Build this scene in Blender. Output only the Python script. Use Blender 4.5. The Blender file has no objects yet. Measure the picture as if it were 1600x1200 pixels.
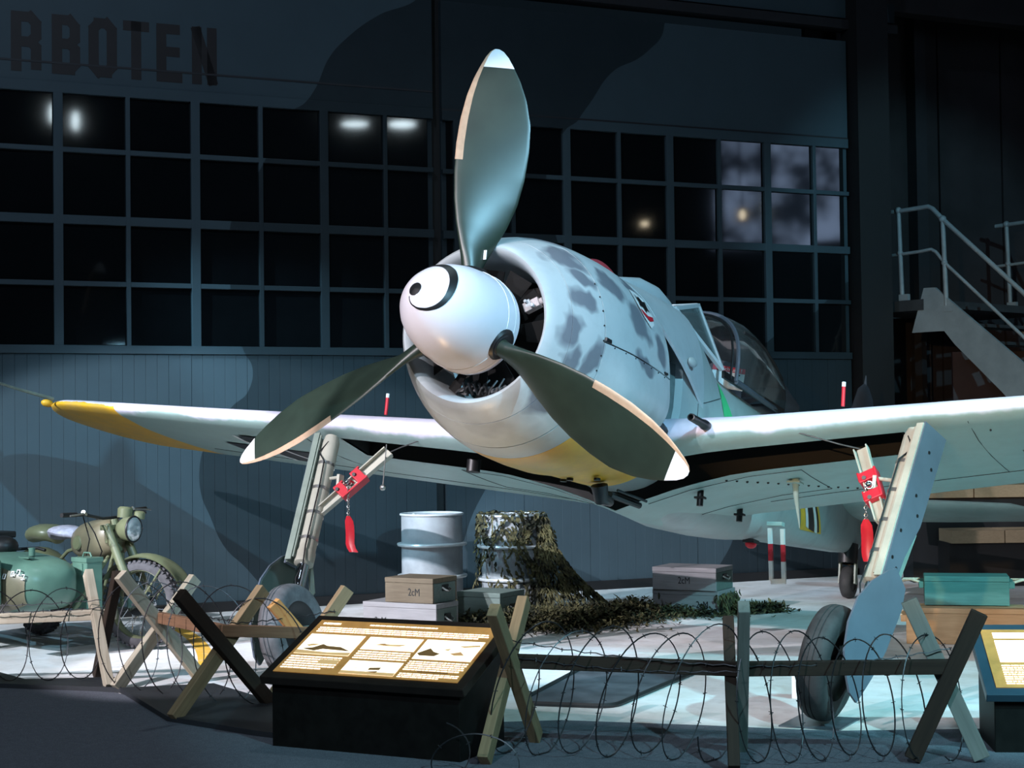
import bpy, bmesh, math, random
from math import sin, cos, pi, radians, sqrt, atan2
from mathutils import Vector, Matrix, noise
random.seed(7)
SC = bpy.context.scene
COL = SC.collection

# ------------------------------------------------------------------ camera
CAM_POS = Vector((4.574, -9.017, 1.638))
cd = bpy.data.cameras.new('camera')
cd.sensor_width = 36.0
cd.lens = 2583.0 / 1600.0 * 36.0
cd.clip_end = 200
camo = bpy.data.objects.new('camera', cd)
COL.objects.link(camo)
_R = Vector((0.88387, 0.46756, -0.01273)); _U = Vector((0.0245, -0.01911, 0.99952)); _F = Vector((-0.4671, 0.88375, 0.02834))
camo.matrix_world = Matrix(((_R.x, _U.x, -_F.x, CAM_POS.x), (_R.y, _U.y, -_F.y, CAM_POS.y), (_R.z, _U.z, -_F.z, CAM_POS.z), (0, 0, 0, 1)))
SC.camera = camo

# ------------------------------------------------------------------ world, lights, exposure
SC.view_settings.view_transform = 'Standard'
SC.view_settings.look = 'None'
SC.view_settings.gamma = 1.0
SC.view_settings.exposure = 0.0
SC.view_settings.use_curve_mapping = False
wld = bpy.data.worlds.new('world'); SC.world = wld; wld.use_nodes = True
wld.node_tree.nodes['Background'].inputs[0].default_value = (0.30, 0.55, 0.80, 1)
wld.node_tree.nodes['Background'].inputs[1].default_value = 0.010

def spot(name, loc, target, power, color, angle, blend=0.4, radius=0.06):
    l = bpy.data.lights.new(name, 'SPOT'); l.energy = power; l.color = color
    l.spot_size = radians(angle); l.spot_blend = blend; l.shadow_soft_size = radius
    o = bpy.data.objects.new(name, l); COL.objects.link(o); o.location = loc
    o.rotation_euler = (Vector(target) - Vector(loc)).to_track_quat('-Z', 'Y').to_euler()
    return o
LIGHTS = [
    ('key_spot', (-6.6, -9.8, 6.5), (-4.6, 1.0, 1.05), 10500, (0.80, 0.90, 1.0), 20, .15, .04),
    ('key_spot', (-5.2, -10.3, 6.6), (-2.3, .8, 1.2), 9500, (0.96, 0.92, 1.0), 19.5, .15, .04),
    ('key_spot', (-4.0, -10.8, 6.5), (-.1, -.5, 1.95), 2100, (1.0, 0.89, .96), 18.5, .2, .04),
    ('key_spot', (-.6, -11.6, 6.5), (1.2, .8, 1.6), 4300, (1.0, 0.92, 0.95), 18.5, .2, .04),
    ('key_spot', (2.2, -12.0, 6.4), (3.4, 1.2, 2.1), 3300, (1.0, 0.90, 0.80), 11.5, .3, .04),
    ('top_spot', (-1.0, 2.0, 10.5), (-.3, 3.0, 0), 500, (0.70, 0.92, 1.0), 80, .6, .15),
    ('wall_wash', (-1.0, -5.0, 9.5), (-5.0, 6.0, 3.6), 1050, (0.60, 0.78, 1.0), 75, .9, .25),
    ('front_fill', (3.5, -13.5, 8.0), (.3, -2.6, 0), 3300, (0.68, 0.84, 1.0), 40, .7, .3),  # added soft fill from the front for the carpet, no known lamp
    ('cyan_spot', (7.7, -5.6, 7.4), (.9, 1.6, .9), 300, (0.36, 0.84, 1.0), 36, .4, .08),
    ('cyan_spot', (8.4, -5.3, 7.2), (-4.4, 3.2, .0), 4600, (0.34, 0.74, 1.0), 24, .6, .08),
    ('cyan_spot', (9.8, -3.0, 6.2), (2.4, 1.9, 0), 5600, (0.34, 0.88, 1.0), 29, .4, .08),
    ('cyan_spot', (-7.5, -3.5, 6.5), (-2.5, 6.3, .6), 3800, (0.44, 0.80, 1.0), 17, .4, .06),
    ('cyan_spot', (8.2, -6.5, 6.6), (1.6, -1.2, 0), 3000, (0.36, 0.86, 1.0), 26, .4, .08),
    ('stair_spot', (7.0, 1.0, 6.5), (.8, 9.2, 3.2), 1600, (0.36, 0.80, 1.0), 30, .5, .08),
    ('warm_spot', (3.2, -9.8, 3.2), (2.3, 1.0, 1.95), 2300, (1.0, 0.60, 0.28), 20, .6, .06),
    ('spinner_fill', (-.15, -1.2, .12), (-.05, -1.1, 2.2), 45, (1.0, 0.62, 0.28), 75, .8, .05),  # added warm fill below the spinner, no fixture stands there
]
for a in LIGHTS: spot(*a)

# ------------------------------------------------------------------ helpers
def tag(o, label=None, cat=None, group=None, kind=None):
    if label: o['label'] = label
    if cat: o['category'] = cat
    if group: o['group'] = group
    if kind: o['kind'] = kind
    return o
def empty(name, loc=(0, 0, 0), rot=None, label=None, cat=None, group=None, kind=None, parent=None):
    o = bpy.data.objects.new(name, None); COL.objects.link(o); o.location = loc
    o.empty_display_size = .1
    if rot is not None: o.rotation_euler = rot
    if parent: o.parent = parent
    return tag(o, label, cat, group, kind)
def copy_tree(o, parent=None):
    c = o.copy(); COL.objects.link(c)
    if parent is not None: c.parent = parent
    for ch in list(o.children): copy_tree(ch, c)
    return c

def srgb(h):
    v = [int(h[i:i + 2], 16) / 255 for i in (0, 2, 4)]
    return tuple((x / 12.92 if x <= .04045 else ((x + .055) / 1.055) ** 2.4) for x in v)

class NT:
    """small node graph helper"""
    def __init__(s, m):
        s.t = m.node_tree; s.n = s.t.nodes; s.l = s.t.links; s.b = s.n['Principled BSDF']
    def new(s, typ, **kw):
        nd = s.n.new(typ)
        for k, v in kw.items(): setattr(nd, k, v)
        return nd
    def put(s, sock, v):
        if v is None: return
        if hasattr(v, 'is_output') or isinstance(v, bpy.types.NodeSocket): s.l.new(v, sock)
        elif isinstance(v, (tuple, list)) and len(v) == 3 and sock.type == 'RGBA': sock.default_value = (*v, 1)
        else: sock.default_value = v
    def math(s, op, a, b=None, clamp=False):
        nd = s.new('ShaderNodeMath', operation=op, use_clamp=clamp); s.put(nd.inputs[0], a); s.put(nd.inputs[1], b); return nd.outputs[0]
    def vm(s, op, a, b=None):
        nd = s.new('ShaderNodeVectorMath', operation=op); s.put(nd.inputs[0], a); s.put(nd.inputs[1], b)
        return nd.outputs['Value' if op in ('DOT_PRODUCT', 'LENGTH', 'DISTANCE') else 'Vector']
    def mix(s, f, a, b):
        nd = s.new('ShaderNodeMix', data_type='RGBA'); s.put(nd.inputs[0], f); s.put(nd.inputs[6], a); s.put(nd.inputs[7], b); return nd.outputs[2]
    def noise(s, scale, detail=4, rough=.55, vec=None):
        nd = s.new('ShaderNodeTexNoise'); nd.inputs['Scale'].default_value = scale; nd.inputs['Detail'].default_value = detail; nd.inputs['Roughness'].default_value = rough
        if vec is not None: s.l.new(vec, nd.inputs['Vector'])
        return nd.outputs['Fac']
    def ramp(s, f, a, b, lo=0., hi=1.):
        nd = s.new('ShaderNodeMapRange'); s.put(nd.inputs[0], f); nd.inputs[1].default_value = a; nd.inputs[2].default_value = b
        nd.inputs[3].default_value = lo; nd.inputs[4].default_value = hi; return nd.outputs[0]
    def pos(s): return s.new('ShaderNodeNewGeometry').outputs['Position']
    def obj(s): return s.new('ShaderNodeTexCoord').outputs['Object']
    def bump(s, h, strength=.3, dist=.01):
        nd = s.new('ShaderNodeBump'); nd.inputs['Strength'].default_value = strength; nd.inputs['Distance'].default_value = dist
        s.l.new(h, nd.inputs['Height']); s.l.new(nd.outputs[0], s.b.inputs['Normal'])

MATS = {}
def mat(name, color, rough=.5, metal=0., var=.12, scale=6., bump=0., spec=.5, coat=0., emit=None, estr=0., two=None):
    """plain paint / metal / wood with a little procedural wear"""
    m = bpy.data.materials.new(name); m.use_nodes = True; g = NT(m); b = g.b
    b.inputs['Roughness'].default_value = rough; b.inputs['Metallic'].default_value = metal
    b.inputs['Specular IOR Level'].default_value = spec; b.inputs['Coat Weight'].default_value = coat
    o = g.obj(); nz = g.noise(scale, 5, .6, o)
    c1 = tuple(c * (1 - var) for c in color); c2 = tuple(min(1, c * (1 + var)) for c in (two or color))
    g.l.new(g.mix(g.ramp(nz, .35, .65), c1, c2), b.inputs['Base Color'])
    if bump: g.bump(g.noise(scale * 6, 3, .6, o), bump, .004)
    if emit: g.put(b.inputs['Emission Color'], emit); b.inputs['Emission Strength'].default_value = estr
    MATS[name] = m
    return m

def wood_mat(name, c1, c2, axis_scale=(3, 60, 60), rough=.7, knots=True):
    m = bpy.data.materials.new(name); m.use_nodes = True; g = NT(m)
    mp = g.new('ShaderNodeMapping'); g.l.new(g.obj(), mp.inputs[0]); mp.inputs['Scale'].default_value = axis_scale
    n1 = g.noise(1, 5, .6, mp.outputs[0]); n2 = g.noise(2.2, 3, .5, g.obj())
    f = g.math('ADD', g.math('MULTIPLY', g.ramp(n1, .3, .7), .7), g.math('MULTIPLY', g.ramp(n2, .35, .7), .4), True)
    g.l.new(g.mix(f, c1, c2), g.b.inputs['Base Color']); g.b.inputs['Roughness'].default_value = rough
    g.b.inputs['Specular IOR Level'].default_value = .2
    g.bump(n1, .25, .003); MATS[name] = m; return m

class MB:
    """collects shapes for ONE mesh object"""
    def __init__(s): s.v = []; s.f = []; s.mi = []; s.cm = 0
    def add(s, vs, fs):
        o = len(s.v); s.v.extend([tuple(v) for v in vs]); s.f.extend([tuple(i + o for i in f) for f in fs]); s.mi.extend([s.cm] * len(fs)); return s
    def box(s, c, size, M=None, taper=1.):
        x, y, z = [k / 2 for k in size]; t = taper
        vs = [Vector(p) for p in ((-x, -y, -z), (x, -y, -z), (x, y, -z), (-x, y, -z), (-x * t, -y * t, z), (x * t, -y * t, z), (x * t, y * t, z), (-x * t, y * t, z))]
        if M is not None: vs = [M @ v for v in vs]
        vs = [v + Vector(c) for v in vs]
        return s.add(vs, [(0, 3, 2, 1), (4, 5, 6, 7), (0, 1, 5, 4), (1, 2, 6, 5), (2, 3, 7, 6), (3, 0, 4, 7)])
    def beam(s, p0, p1, w, h, up=(0, 0, 1)):
        p0 = Vector(p0); p1 = Vector(p1); d = (p1 - p0).normalized(); u = Vector(up)
        if abs(d.dot(u)) > .98: u = Vector((1, 0, 0))
        r = d.cross(u).normalized(); u = r.cross(d)
        vs = [p + r * a * w / 2 + u * b * h / 2 for p in (p0, p1) for a, b in ((-1, -1), (1, -1), (1, 1), (-1, 1))]
        return s.add(vs, [(0, 3, 2, 1), (4, 5, 6, 7), (0, 1, 5, 4), (1, 2, 6, 5), (2, 3, 7, 6), (3, 0, 4, 7)])
    def loft(s, rings, closed=True, cap0=False, cap1=False, skip=None):
        n = len(rings[0]); vs = [p for r in rings for p in r]; fs = []
        for i in range(len(rings) - 1):
            for j in range(n if closed else n - 1):
                if skip and skip(i, j): continue
                k = (j + 1) % n; fs.append((i * n + j, i * n + k, (i + 1) * n + k, (i + 1) * n + j))
        if cap0: fs.append(tuple(range(n - 1, -1, -1)))
        if cap1: fs.append(tuple(range((len(rings) - 1) * n, len(rings) * n)))
        return s.add(vs, fs)
    def tube(s, pts, r, n=8, caps=True):
        pts = [Vector(p) for p in pts]; m = len(pts); rr = r if isinstance(r, (list, tuple)) else [r] * m
        rings = []; t0 = (pts[1] - pts[0]).normalized(); a = t0.orthogonal().normalized()
        for i, p in enumerate(pts):
            t = (pts[min(i + 1, m - 1)] - pts[max(i - 1, 0)]).normalized()
            a = (a - t * a.dot(t)).normalized(); b = t.cross(a)
            rings.append([p + (a * cos(2 * pi * k / n) + b * sin(2 * pi * k / n)) * rr[i] for k in range(n)])
        return s.loft(rings, True, caps, caps)
    def cyl(s, p0, p1, r, n=16, r2=None): return s.tube([p0, p1], [r, r if r2 is None else r2], n)
    def lathe(s, prof, org, axis, n=32, closed_ends=True, a0=0., a1=2 * pi):
        ax = Vector(axis).normalized(); a = ax.orthogonal().normalized(); b = ax.cross(a); org = Vector(org)
        full = abs(a1 - a0 - 2 * pi) < 1e-6; m = n if full else n + 1
        rings = [[org + ax * h + (a * cos(a0 + (a1 - a0) * k / n) + b * sin(a0 + (a1 - a0) * k / n)) * max(r, 1e-4) for k in range(m)] for h, r in prof]
        return s.loft(rings, full, closed_ends and full, closed_ends and full)
    def prism(s, poly, thick, M=None):
        """2D polygon in XY extruded +Z by thick, then M"""
        n = len(poly); vs = [Vector((p[0], p[1], 0)) for p in poly] + [Vector((p[0], p[1], thick)) for p in poly]
        if M is not None: vs = [M @ v for v in vs]
        fs = [tuple(range(n - 1, -1, -1)), tuple(range(n, 2 * n))] + [(i, (i + 1) % n, n + (i + 1) % n, n + i) for i in range(n)]
        return s.add(vs, fs)
    def sphere(s, c, r, n=12, m=8, sc=(1, 1, 1)):
        c = Vector(c); rings = []
        for i in range(m + 1):
            t = pi * i / m
            rings.append([c + Vector((r * sc[0] * max(sin(t), .01) * cos(2 * pi * k / n), r * sc[1] * max(sin(t), .01) * sin(2 * pi * k / n), r * sc[2] * cos(t))) for k in range(n)])
        return s.loft(rings, True, True, True)
    def torus(s, c, axis, R, r, n=32, m=10, sy=1.):
        ax = Vector(axis).normalized(); a = ax.orthogonal().normalized(); b = ax.cross(a); c = Vector(c); rings = []
        for k in range(n + 1):
            d = a * cos(2 * pi * k / n) + b * sin(2 * pi * k / n)
            rings.append([c + d * (R + r * cos(2 * pi * j / m)) + ax * r * sy * sin(2 * pi * j / m) for j in range(m)])
        return s.loft(rings, True)
    def build(s, name, mats, parent=None, smooth=None, bevel=None, M=None, label=None, kind=None, loc=None):
        me = bpy.data.meshes.new(name); vs = s.v if M is None else [tuple(M @ Vector(v)) for v in s.v]
        me.from_pydata(vs, [], s.f)
        if not isinstance(mats, (list, tuple)): mats = [mats]
        for m in mats: me.materials.append(m)
        if len(mats) > 1: me.polygons.foreach_set('material_index', s.mi)
        bm = bmesh.new(); bm.from_mesh(me); bmesh.ops.remove_doubles(bm, verts=bm.verts, dist=1e-6)
        if bevel: bmesh.ops.bevel(bm, geom=[e for e in bm.edges if len(e.link_faces) == 2 and e.calc_face_angle(0) > .6], offset=bevel, segments=2, profile=.5, affect='EDGES')
        bmesh.ops.recalc_face_normals(bm, faces=bm.faces); bm.to_mesh(me); bm.free()
        if smooth is not None:
            me.polygons.foreach_set('use_smooth', [True] * len(me.polygons)); me.set_sharp_from_angle(angle=radians(smooth))
        me.update()
        o = bpy.data.objects.new(name, me); COL.objects.link(o)
        if loc is not None: o.location = loc
        if parent: o.parent = parent
        return tag(o, label, kind=kind)

def text_mesh(name, txt, size, m, M, parent=None, extrude=.001, width=1.):
    c = bpy.data.curves.new(name, 'FONT'); c.body = txt; c.size = size; c.extrude = extrude; c.align_x = 'CENTER'; c.align_y = 'CENTER'
    t = bpy.data.objects.new('tmp', c); me = bpy.data.meshes.new_from_object(t); bpy.data.objects.remove(t)
    me.transform(M @ Matrix.Diagonal((width, 1, 1, 1))); me.name = name; me.materials.clear(); me.materials.append(m)
    o = bpy.data.objects.new(name, me); COL.objects.link(o)
    if parent: o.parent = parent
    return o
def frame_matrix(o, x, y, z):
    x = Vector(x); y = Vector(y); z = Vector(z); o = Vector(o)
    return Matrix(((x.x, y.x, z.x, o.x), (x.y, y.y, z.y, o.y), (x.z, y.z, z.z, o.z), (0, 0, 0, 1)))

# ================================================================== SETTING
WPHI = radians(51.894); W0 = Vector((0, 9.816, 0))
WD = Vector((cos(WPHI), sin(WPHI), 0)); WN = Vector((-sin(WPHI), cos(WPHI), 0))      # along / away from us

def curve_node(g, f, pts, x0, x1, y0, y1):
    """boundary s(z): pts = [(s,z)..]; returns s at this height"""
    nd = g.new('ShaderNodeFloatCurve'); cm = nd.mapping; c = cm.curves[0]
    P = sorted(((z - x0) / (x1 - x0), (s_ - y0) / (y1 - y0)) for s_, z in pts)
    while len(c.points) < len(P): c.points.new(.5, .5)
    for p, (a, b) in zip(c.points, P): p.location = (a, b); p.handle_type = 'AUTO'
    cm.update()
    g.l.new(g.ramp(f, x0, x1), nd.inputs['Value'])
    return g.ramp(nd.outputs[0], 0, 1, y0, y1)
CAMO1 = [(-5.9, 6.4), (-6.2, 5.92), (-6.6, 5.72), (-6.93, 5.47), (-7.13, 5.24), (-7.26, 4.95), (-7.39, 4.78), (-7.52, 4.7), (-7.8, 4.16), (-8.1, 3.62), (-8.11, 3.0), (-8.0, 2.44), (-7.9, 2.24), (-7.94, 2.05), (-8.1, 1.9), (-8.36, 1.54), (-8.41, 1.34), (-8.4, 1.1), (-8.32, .89), (-8.2, .62), (-7.99, .4), (-7.74, .12), (-7.6, 0)]
CAMO2_LIT = [(-3.2, 6.4), (-3.4, 5.93), (-3.43, 5.81), (-3.58, 5.64), (-3.75, 5.51), (-3.98, 5.4), (-4.13, 5.26), (-4.26, 5.07), (-4.39, 4.9), (-4.46, 4.81), (-4.6, 4.71), (-4.82, 4.2), (-4.72, 3.63), (-4.5, 3.0), (-4.7, 2.3), (-5.1, 1.6), (-5.5, 1.1), (-5.75, .6), (-5.85, .02)]  # low end runs light over dark paint, in place of stronger light
CAMO3 = [(-.5, 6.4), (-.5, 3.6), (-1.2, 3.2), (-1.7, 2.8), (-2.3, 2.4), (-2.2, 1.6), (-2.45, 1.0), (-2.67, .44), (-2.83, .2), (-3.0, 0)]
def door_mat(name, light, dark, rough=.55):
    m = bpy.data.materials.new(name); m.use_nodes = True; g = NT(m); p = g.pos()
    sp = g.new('ShaderNodeSeparateXYZ'); g.l.new(p, sp.inputs[0]); z = sp.outputs[2]
    s = g.vm('DOT_PRODUCT', g.vm('SUBTRACT', p, tuple(W0)), tuple(WD))
    c1 = curve_node(g, z, CAMO1, 0, 6.4, -8.6, -5.8); c2 = curve_node(g, z, CAMO2_LIT, 0, 6.4, -6.0, -3.0); c3 = curve_node(g, z, CAMO3, 0, 6.4, -3.2, 0)
    a = g.math('LESS_THAN', s, c1)
    b = g.math('MULTIPLY', g.math('GREATER_THAN', s, c2), g.math('LESS_THAN', s, c3))
    f = g.math('ADD', a, b, True)
    nz = g.noise(3.0, 5, .6, p)
    col = g.mix(f, dark, light)
    col = g.mix(g.ramp(nz, .3, .7, .0, .22), col, tuple(c * .6 for c in light))
    g.l.new(col, g.b.inputs['Base Color']); g.b.inputs['Roughness'].default_value = rough; g.b.inputs['Specular IOR Level'].default_value = .3
    MATS[name] = m; return m
M_DOOR = door_mat('hangar_door_paint', (.046, .073, .090), (.013, .022, .028))
M_PANE = mat('dark_glass', (.004, .005, .006), .05, 0, .1, spec=.6)
M_LETTER = mat('black_letter_paint', (.012, .009, .010), .6)
M_BLACK = mat('black_paint', (.006, .006, .007), .6)
M_FRAME = mat('dark_steel_frame', (.018, .018, .022), .6)
M_DARKWALL = mat('dark_wall_paint', (.018, .015, .017), .7, var=.3, scale=2)
M_MAROON = mat('maroon_dark_panel', (.024, .013, .016), .6, var=.2)

# floor -------------------------------------------------------------
def floor_mat():
    m = bpy.data.materials.new('painted_concrete'); m.use_nodes = True; g = NT(m); p = g.pos()
    n1 = g.noise(.8, 5, .6, p); n2 = g.noise(7, 6, .65, p); n3 = g.noise(45, 3, .6, p)
    c = g.mix(g.ramp(n1, .35, .68), (.78, .78, .80), (.52, .47, .43))
    c = g.mix(g.ramp(n2, .5, .8, 0, .35), c, (.16, .15, .14))
    # yellow curved line painted by the left wheel
    d = g.vm('DISTANCE', p, (-11.23, -6.0, 0)); ring = g.math('MULTIPLY', g.math('GREATER_THAN', d, 10.45), g.math('LESS_THAN', d, 10.57))
    sp = g.new('ShaderNodeSeparateXYZ'); g.l.new(p, sp.inputs[0])
    half = g.math('GREATER_THAN', sp.outputs[0], -4.6)
    left = g.math('LESS_THAN', sp.outputs[0], -2.3)
    f = g.math('MULTIPLY', g.math('MULTIPLY', ring, half), left)
    f = g.math('MULTIPLY', f, g.ramp(n2, .25, .5, .5, 1.))
    c = g.mix(f, c, (.75, .42, .05))
    g.l.new(c, g.b.inputs['Base Color']); g.b.inputs['Specular IOR Level'].default_value = .25
    g.l.new(g.ramp(n2, .2, .8, .45, .75), g.b.inputs['Roughness']); g.bump(n3, .12, .004)
    return m
def carpet_mat():
    m = bpy.data.materials.new('grey_carpet'); m.use_nodes = True; g = NT(m); p = g.pos()
    n1 = g.noise(220, 2, .7, p); n2 = g.noise(18, 5, .7, p)
    c = g.mix(g.ramp(n1, .3, .7), (.055, .06, .075), (.17, .18, .21)); c = g.mix(g.ramp(n2, .3, .7, 0, .5), c, (.075, .08, .095))
    g.l.new(c, g.b.inputs['Base Color']); g.b.inputs['Roughness'].default_value = .95; g.b.inputs['Specular IOR Level'].default_value = .05
    g.bump(n1, .5, .006); return m
M_FLOOR = floor_mat(); M_CARPET = carpet_mat()
def poly_slab(name, pts, z0, z1, m, **kw):
    b = MB(); b.prism([(x, y) for x, y in pts], z1 - z0, Matrix.Translation((0, 0, z0))); return b.build(name, m, **kw)
# concrete display floor, carpet walkway in front, edge strips between
poly_slab('floor', [(-16, -12), (14, -12), (14, 22), (-16, 22)], -.25, 0, M_FLOOR, kind='structure')
EDGE = [(-6.5, .35), (-3.48, -.96), (-2.62, -.86), (-1.0, -1.55), (-.6, -1.3), (.42, -.62), (1.2, -.45), (1.9, -.33), (2.6, .05), (3.4, .35), (6.0, 1.6)]
cp = [(p[0], p[1]) for p in EDGE]
poly_slab('floor.001', [(-9.5, -9.5), (6.6, -12)] + [(7.5, 2.2)] + cp[::-1] + [(-9.5, 1.6)], 0, .006, M_CARPET, kind='structure')
M_MATBLACK = mat('black_rubber_strip', (.016, .018, .022), .6, bump=.2, scale=30)
poly_slab('trim_1', [(-6.5, .30), (-6.5, .50), (-3.45, -.80), (-2.92, -.47), (-2.60, -.84), (-3.48, -1.02)], 0, .035, M_MATBLACK, kind='structure')
poly_slab('trim_2', [(-2.60, -.84), (-2.16, -.45), (-1.55, -.78), (-1.0, -1.05), (-.60, -1.3), (-.60, -1.75), (-.9, -1.72), (-1.62, -1.56)], 0, .035, M_MATBLACK, kind='structure')

# hangar doors ------------------------------------------------------
def hangar_door(idx, s0, s1, bars, depth, ztop):
    """bars: list of (s, width) of the upright glazing bars; local x=s, z up, -y toward us"""
    e = empty('door_%d' % idx, W0, (0, 0, WPHI)); tag(e, kind='structure')
    e['label'] = 'camouflage painted sliding hangar door leaf with glazing bars'
    y0 = -depth
    MB().box(((s0 + s1) / 2, y0 + .066, ztop / 2 + .02), (s1 - s0, .1, ztop - .04)).build('backing', M_DOOR, e)
    # lower cladding boards, one by one
    w = .105; n = int(round((s1 - s0) / w)); w = (s1 - s0) / n
    bd = MB().box((0, 0, 0), (w - .0012, .03, 2.30)).build('board', M_DOOR, e, bevel=.0016); bd.location = (s0 + w / 2, y0, .08 + 1.15)
    for i in range(1, n):
        c = bd.copy(); COL.objects.link(c); c.location.x = s0 + w * (i + .5); c.location.y = y0 + random.uniform(-.002, .002)
    MB().box(((s0 + s1) / 2, y0 - .012, 2.42), (s1 - s0, .05, .075)).build('sill_rail', M_DOOR, e, bevel=.004)
    MB().box(((s0 + s1) / 2, y0 - .005, 4.78), (s1 - s0, .05, .10)).build('head_rail', M_DOOR, e, bevel=.004)
    MB().box(((s0 + s1) / 2, y0, (4.83 + ztop) / 2), (s1 - s0, .03, ztop - 4.83)).build('upper_sheet', M_DOOR, e)
    MB().box(((s0 + s1) / 2, y0 - .01, 5.0 if idx == 1 else 4.84), (s1 - s0, .02, .018)).build('drip_edge', M_FRAME, e)
    zs = [(3.015, .045), (3.592, .08), (4.222, .045)]
    for z, h in zs: MB().box(((s0 + s1) / 2, y0 - .004, z), (s1 - s0, .05, h)).build('glazing_bar', M_DOOR, e, bevel=.004)
    for s, bw in bars: MB().box((s, y0 - .006, 3.595), (bw, .05, 2.29)).build('glazing_bar', M_DOOR, e, bevel=.004)
    xs = [s0 + .04] + [b[0] for b in bars] + [s1 - .04]; zz = [2.455, 3.015, 3.592, 4.222, 4.735]
    for i in range(len(xs) - 1):
        for j in range(4):
            a, b = xs[i], xs[i + 1]; c, d = zz[j], zz[j + 1]
            # old panes never sit quite true: each leans a hair
            R = Matrix.Rotation(random.uniform(-.006, .006), 3, 'Z') @ Matrix.Rotation(random.uniform(-.006, .006), 3, 'X')
            MB().box((0, 0, 0), (b - a - .02, .008, d - c - .02), R).build('window_pane', M_PANE, e, loc=((a + b) / 2, y0 + .012, (c + d) / 2))
    return e
b1 = [(-9.675 + i * .6225, .085 if i % 2 == 0 else .042) for i in range(-1, 6)]
d1 = hangar_door(1, -10.9, -6.06, b1, .05, 7.2)
b2 = [(-4.58 + i * .605, .085 if i % 2 == 0 else .042) for i in range(-2, 6)]
d2 = hangar_door(2, -5.95, -1.10, b2, .02, 5.93)
# letters: VERBOTEN stencilled across the door head, the first two letters cut by the view
def letter_strokes(ch):
    # unit cell: width 1 x height 1 (in stroke lines), returns list of polylines
    c = .28
    D = {'R': [[(0, 0), (0, 1), (1 - c, 1), (1, .88), (1, .62), (1 - c, .5), (0, .5)], [(1 - c, .5), (1, .40), (1, 0)]],
         'B': [[(0, 0), (0, 1), (1 - c, 1), (1, .88), (1, .62), (1 - c, .52), (0, .52)], [(1 - c, .52), (1, .42), (1, .12), (1 - c, 0), (0, 0)]],
         'O': [[(c, 0), (0, .12), (0, .88), (c, 1), (1 - c, 1), (1, .88), (1, .12), (1 - c, 0), (c, 0)]],
         'T': [[(0, 1), (1, 1)], [(.5, 1), (.5, 0)]],
         'E': [[(1, 0), (0, 0), (0, 1), (1, 1)], [(0, .53), (.85, .53)]],
         'N': [[(0, 0), (0, 1)], [(0, 1), (1, 0)], [(1, 0), (1, 1)]],
         'V': [[(0, 1), (.5, 0)], [(.5, 0), (1, 1)]]}
    return D[ch]
def letter(ch, s0, s1, z0, z1, parent, y):
    b = MB(); st = .092; w = s1 - s0 - st; h = z1 - z0 - st
    for pl in letter_strokes(ch):
        P = [Vector((s0 + st / 2 + x * w, y, z0 + st / 2 + z * h)) for x, z in pl]
        for i in range(len(P) - 1):
            d = (P[i + 1] - P[i]).normalized() * st / 2 * .98
            b.beam(P[i] - d * (1 if pl[i][1] in (0, 1) or len(pl) == 2 else .55), P[i + 1] + d * (1 if len(pl) == 2 else .55), .002 + .0004 * i, st, (-d.z, 0, d.x))
    return b.build('letter', M_LETTER, parent)
for ch, a, c in (('V', -10.78, -10.50), ('E', -10.42, -10.16), ('R', -10.08, -9.815), ('B', -9.725, -9.475), ('O', -9.40, -9.145), ('T', -9.09, -8.85), ('E', -8.785, -8.545), ('N', -8.455, -8.22)):
    if ch in 'V' or (ch == 'E' and a < -10): continue
    letter(ch, a, c, 4.90, 5.44, d1, -.05 - .0165)
# header beam, dark frames and the wall to the right
e = empty('wall_back', W0, (0, 0, WPHI), kind='structure')
MB().box((-3.2, .05, 6.12), (5.6, .2, .10)).build('track_rail', M_FRAME, e)
MB().box((-3.2, .10, 6.31), (5.6, .2, .22)).build('fascia', M_DOOR, e)
MB().box((-3.2, .3, 7.3), (16, .2, 1.8)).build('upper_wall', M_DARKWALL, e)
MB().box((-.86, -.05, 3.6), (.42, .3, 7.2)).build('door_jamb', M_BLACK, e)
MB().box((-6.0, .06, 3.6), (.16, .06, 7.2)).build('leaf_gap', M_BLACK, e)
for i in range(7):
    MB().box((-.35 + i * .98, 1.2, 3.6), (.95, .06, 7.2)).build('wall_panel', M_DARKWALL, e)
for x in (-.42, .72, 2.6, 4.6): MB().box((x, 1.08, 3.6), (.16, .18, 7.2)).build('wall_column', M_FRAME, e)
b = empty('baseboard_back', W0, (0, 0, WPHI), kind='structure')
MB().box((-8.46, -.085, .045), (4.86, .05, .09)).build('base_strip', M_BLACK, b, bevel=.004)
MB().box((-3.55, -.055, .045), (4.9, .05, .09)).build('base_strip', M_BLACK, b, bevel=.004)
MB().box((2.4, 1.05, .045), (6.6, .05, .09)).build('base_strip', M_BLACK, b, bevel=.004)

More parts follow.
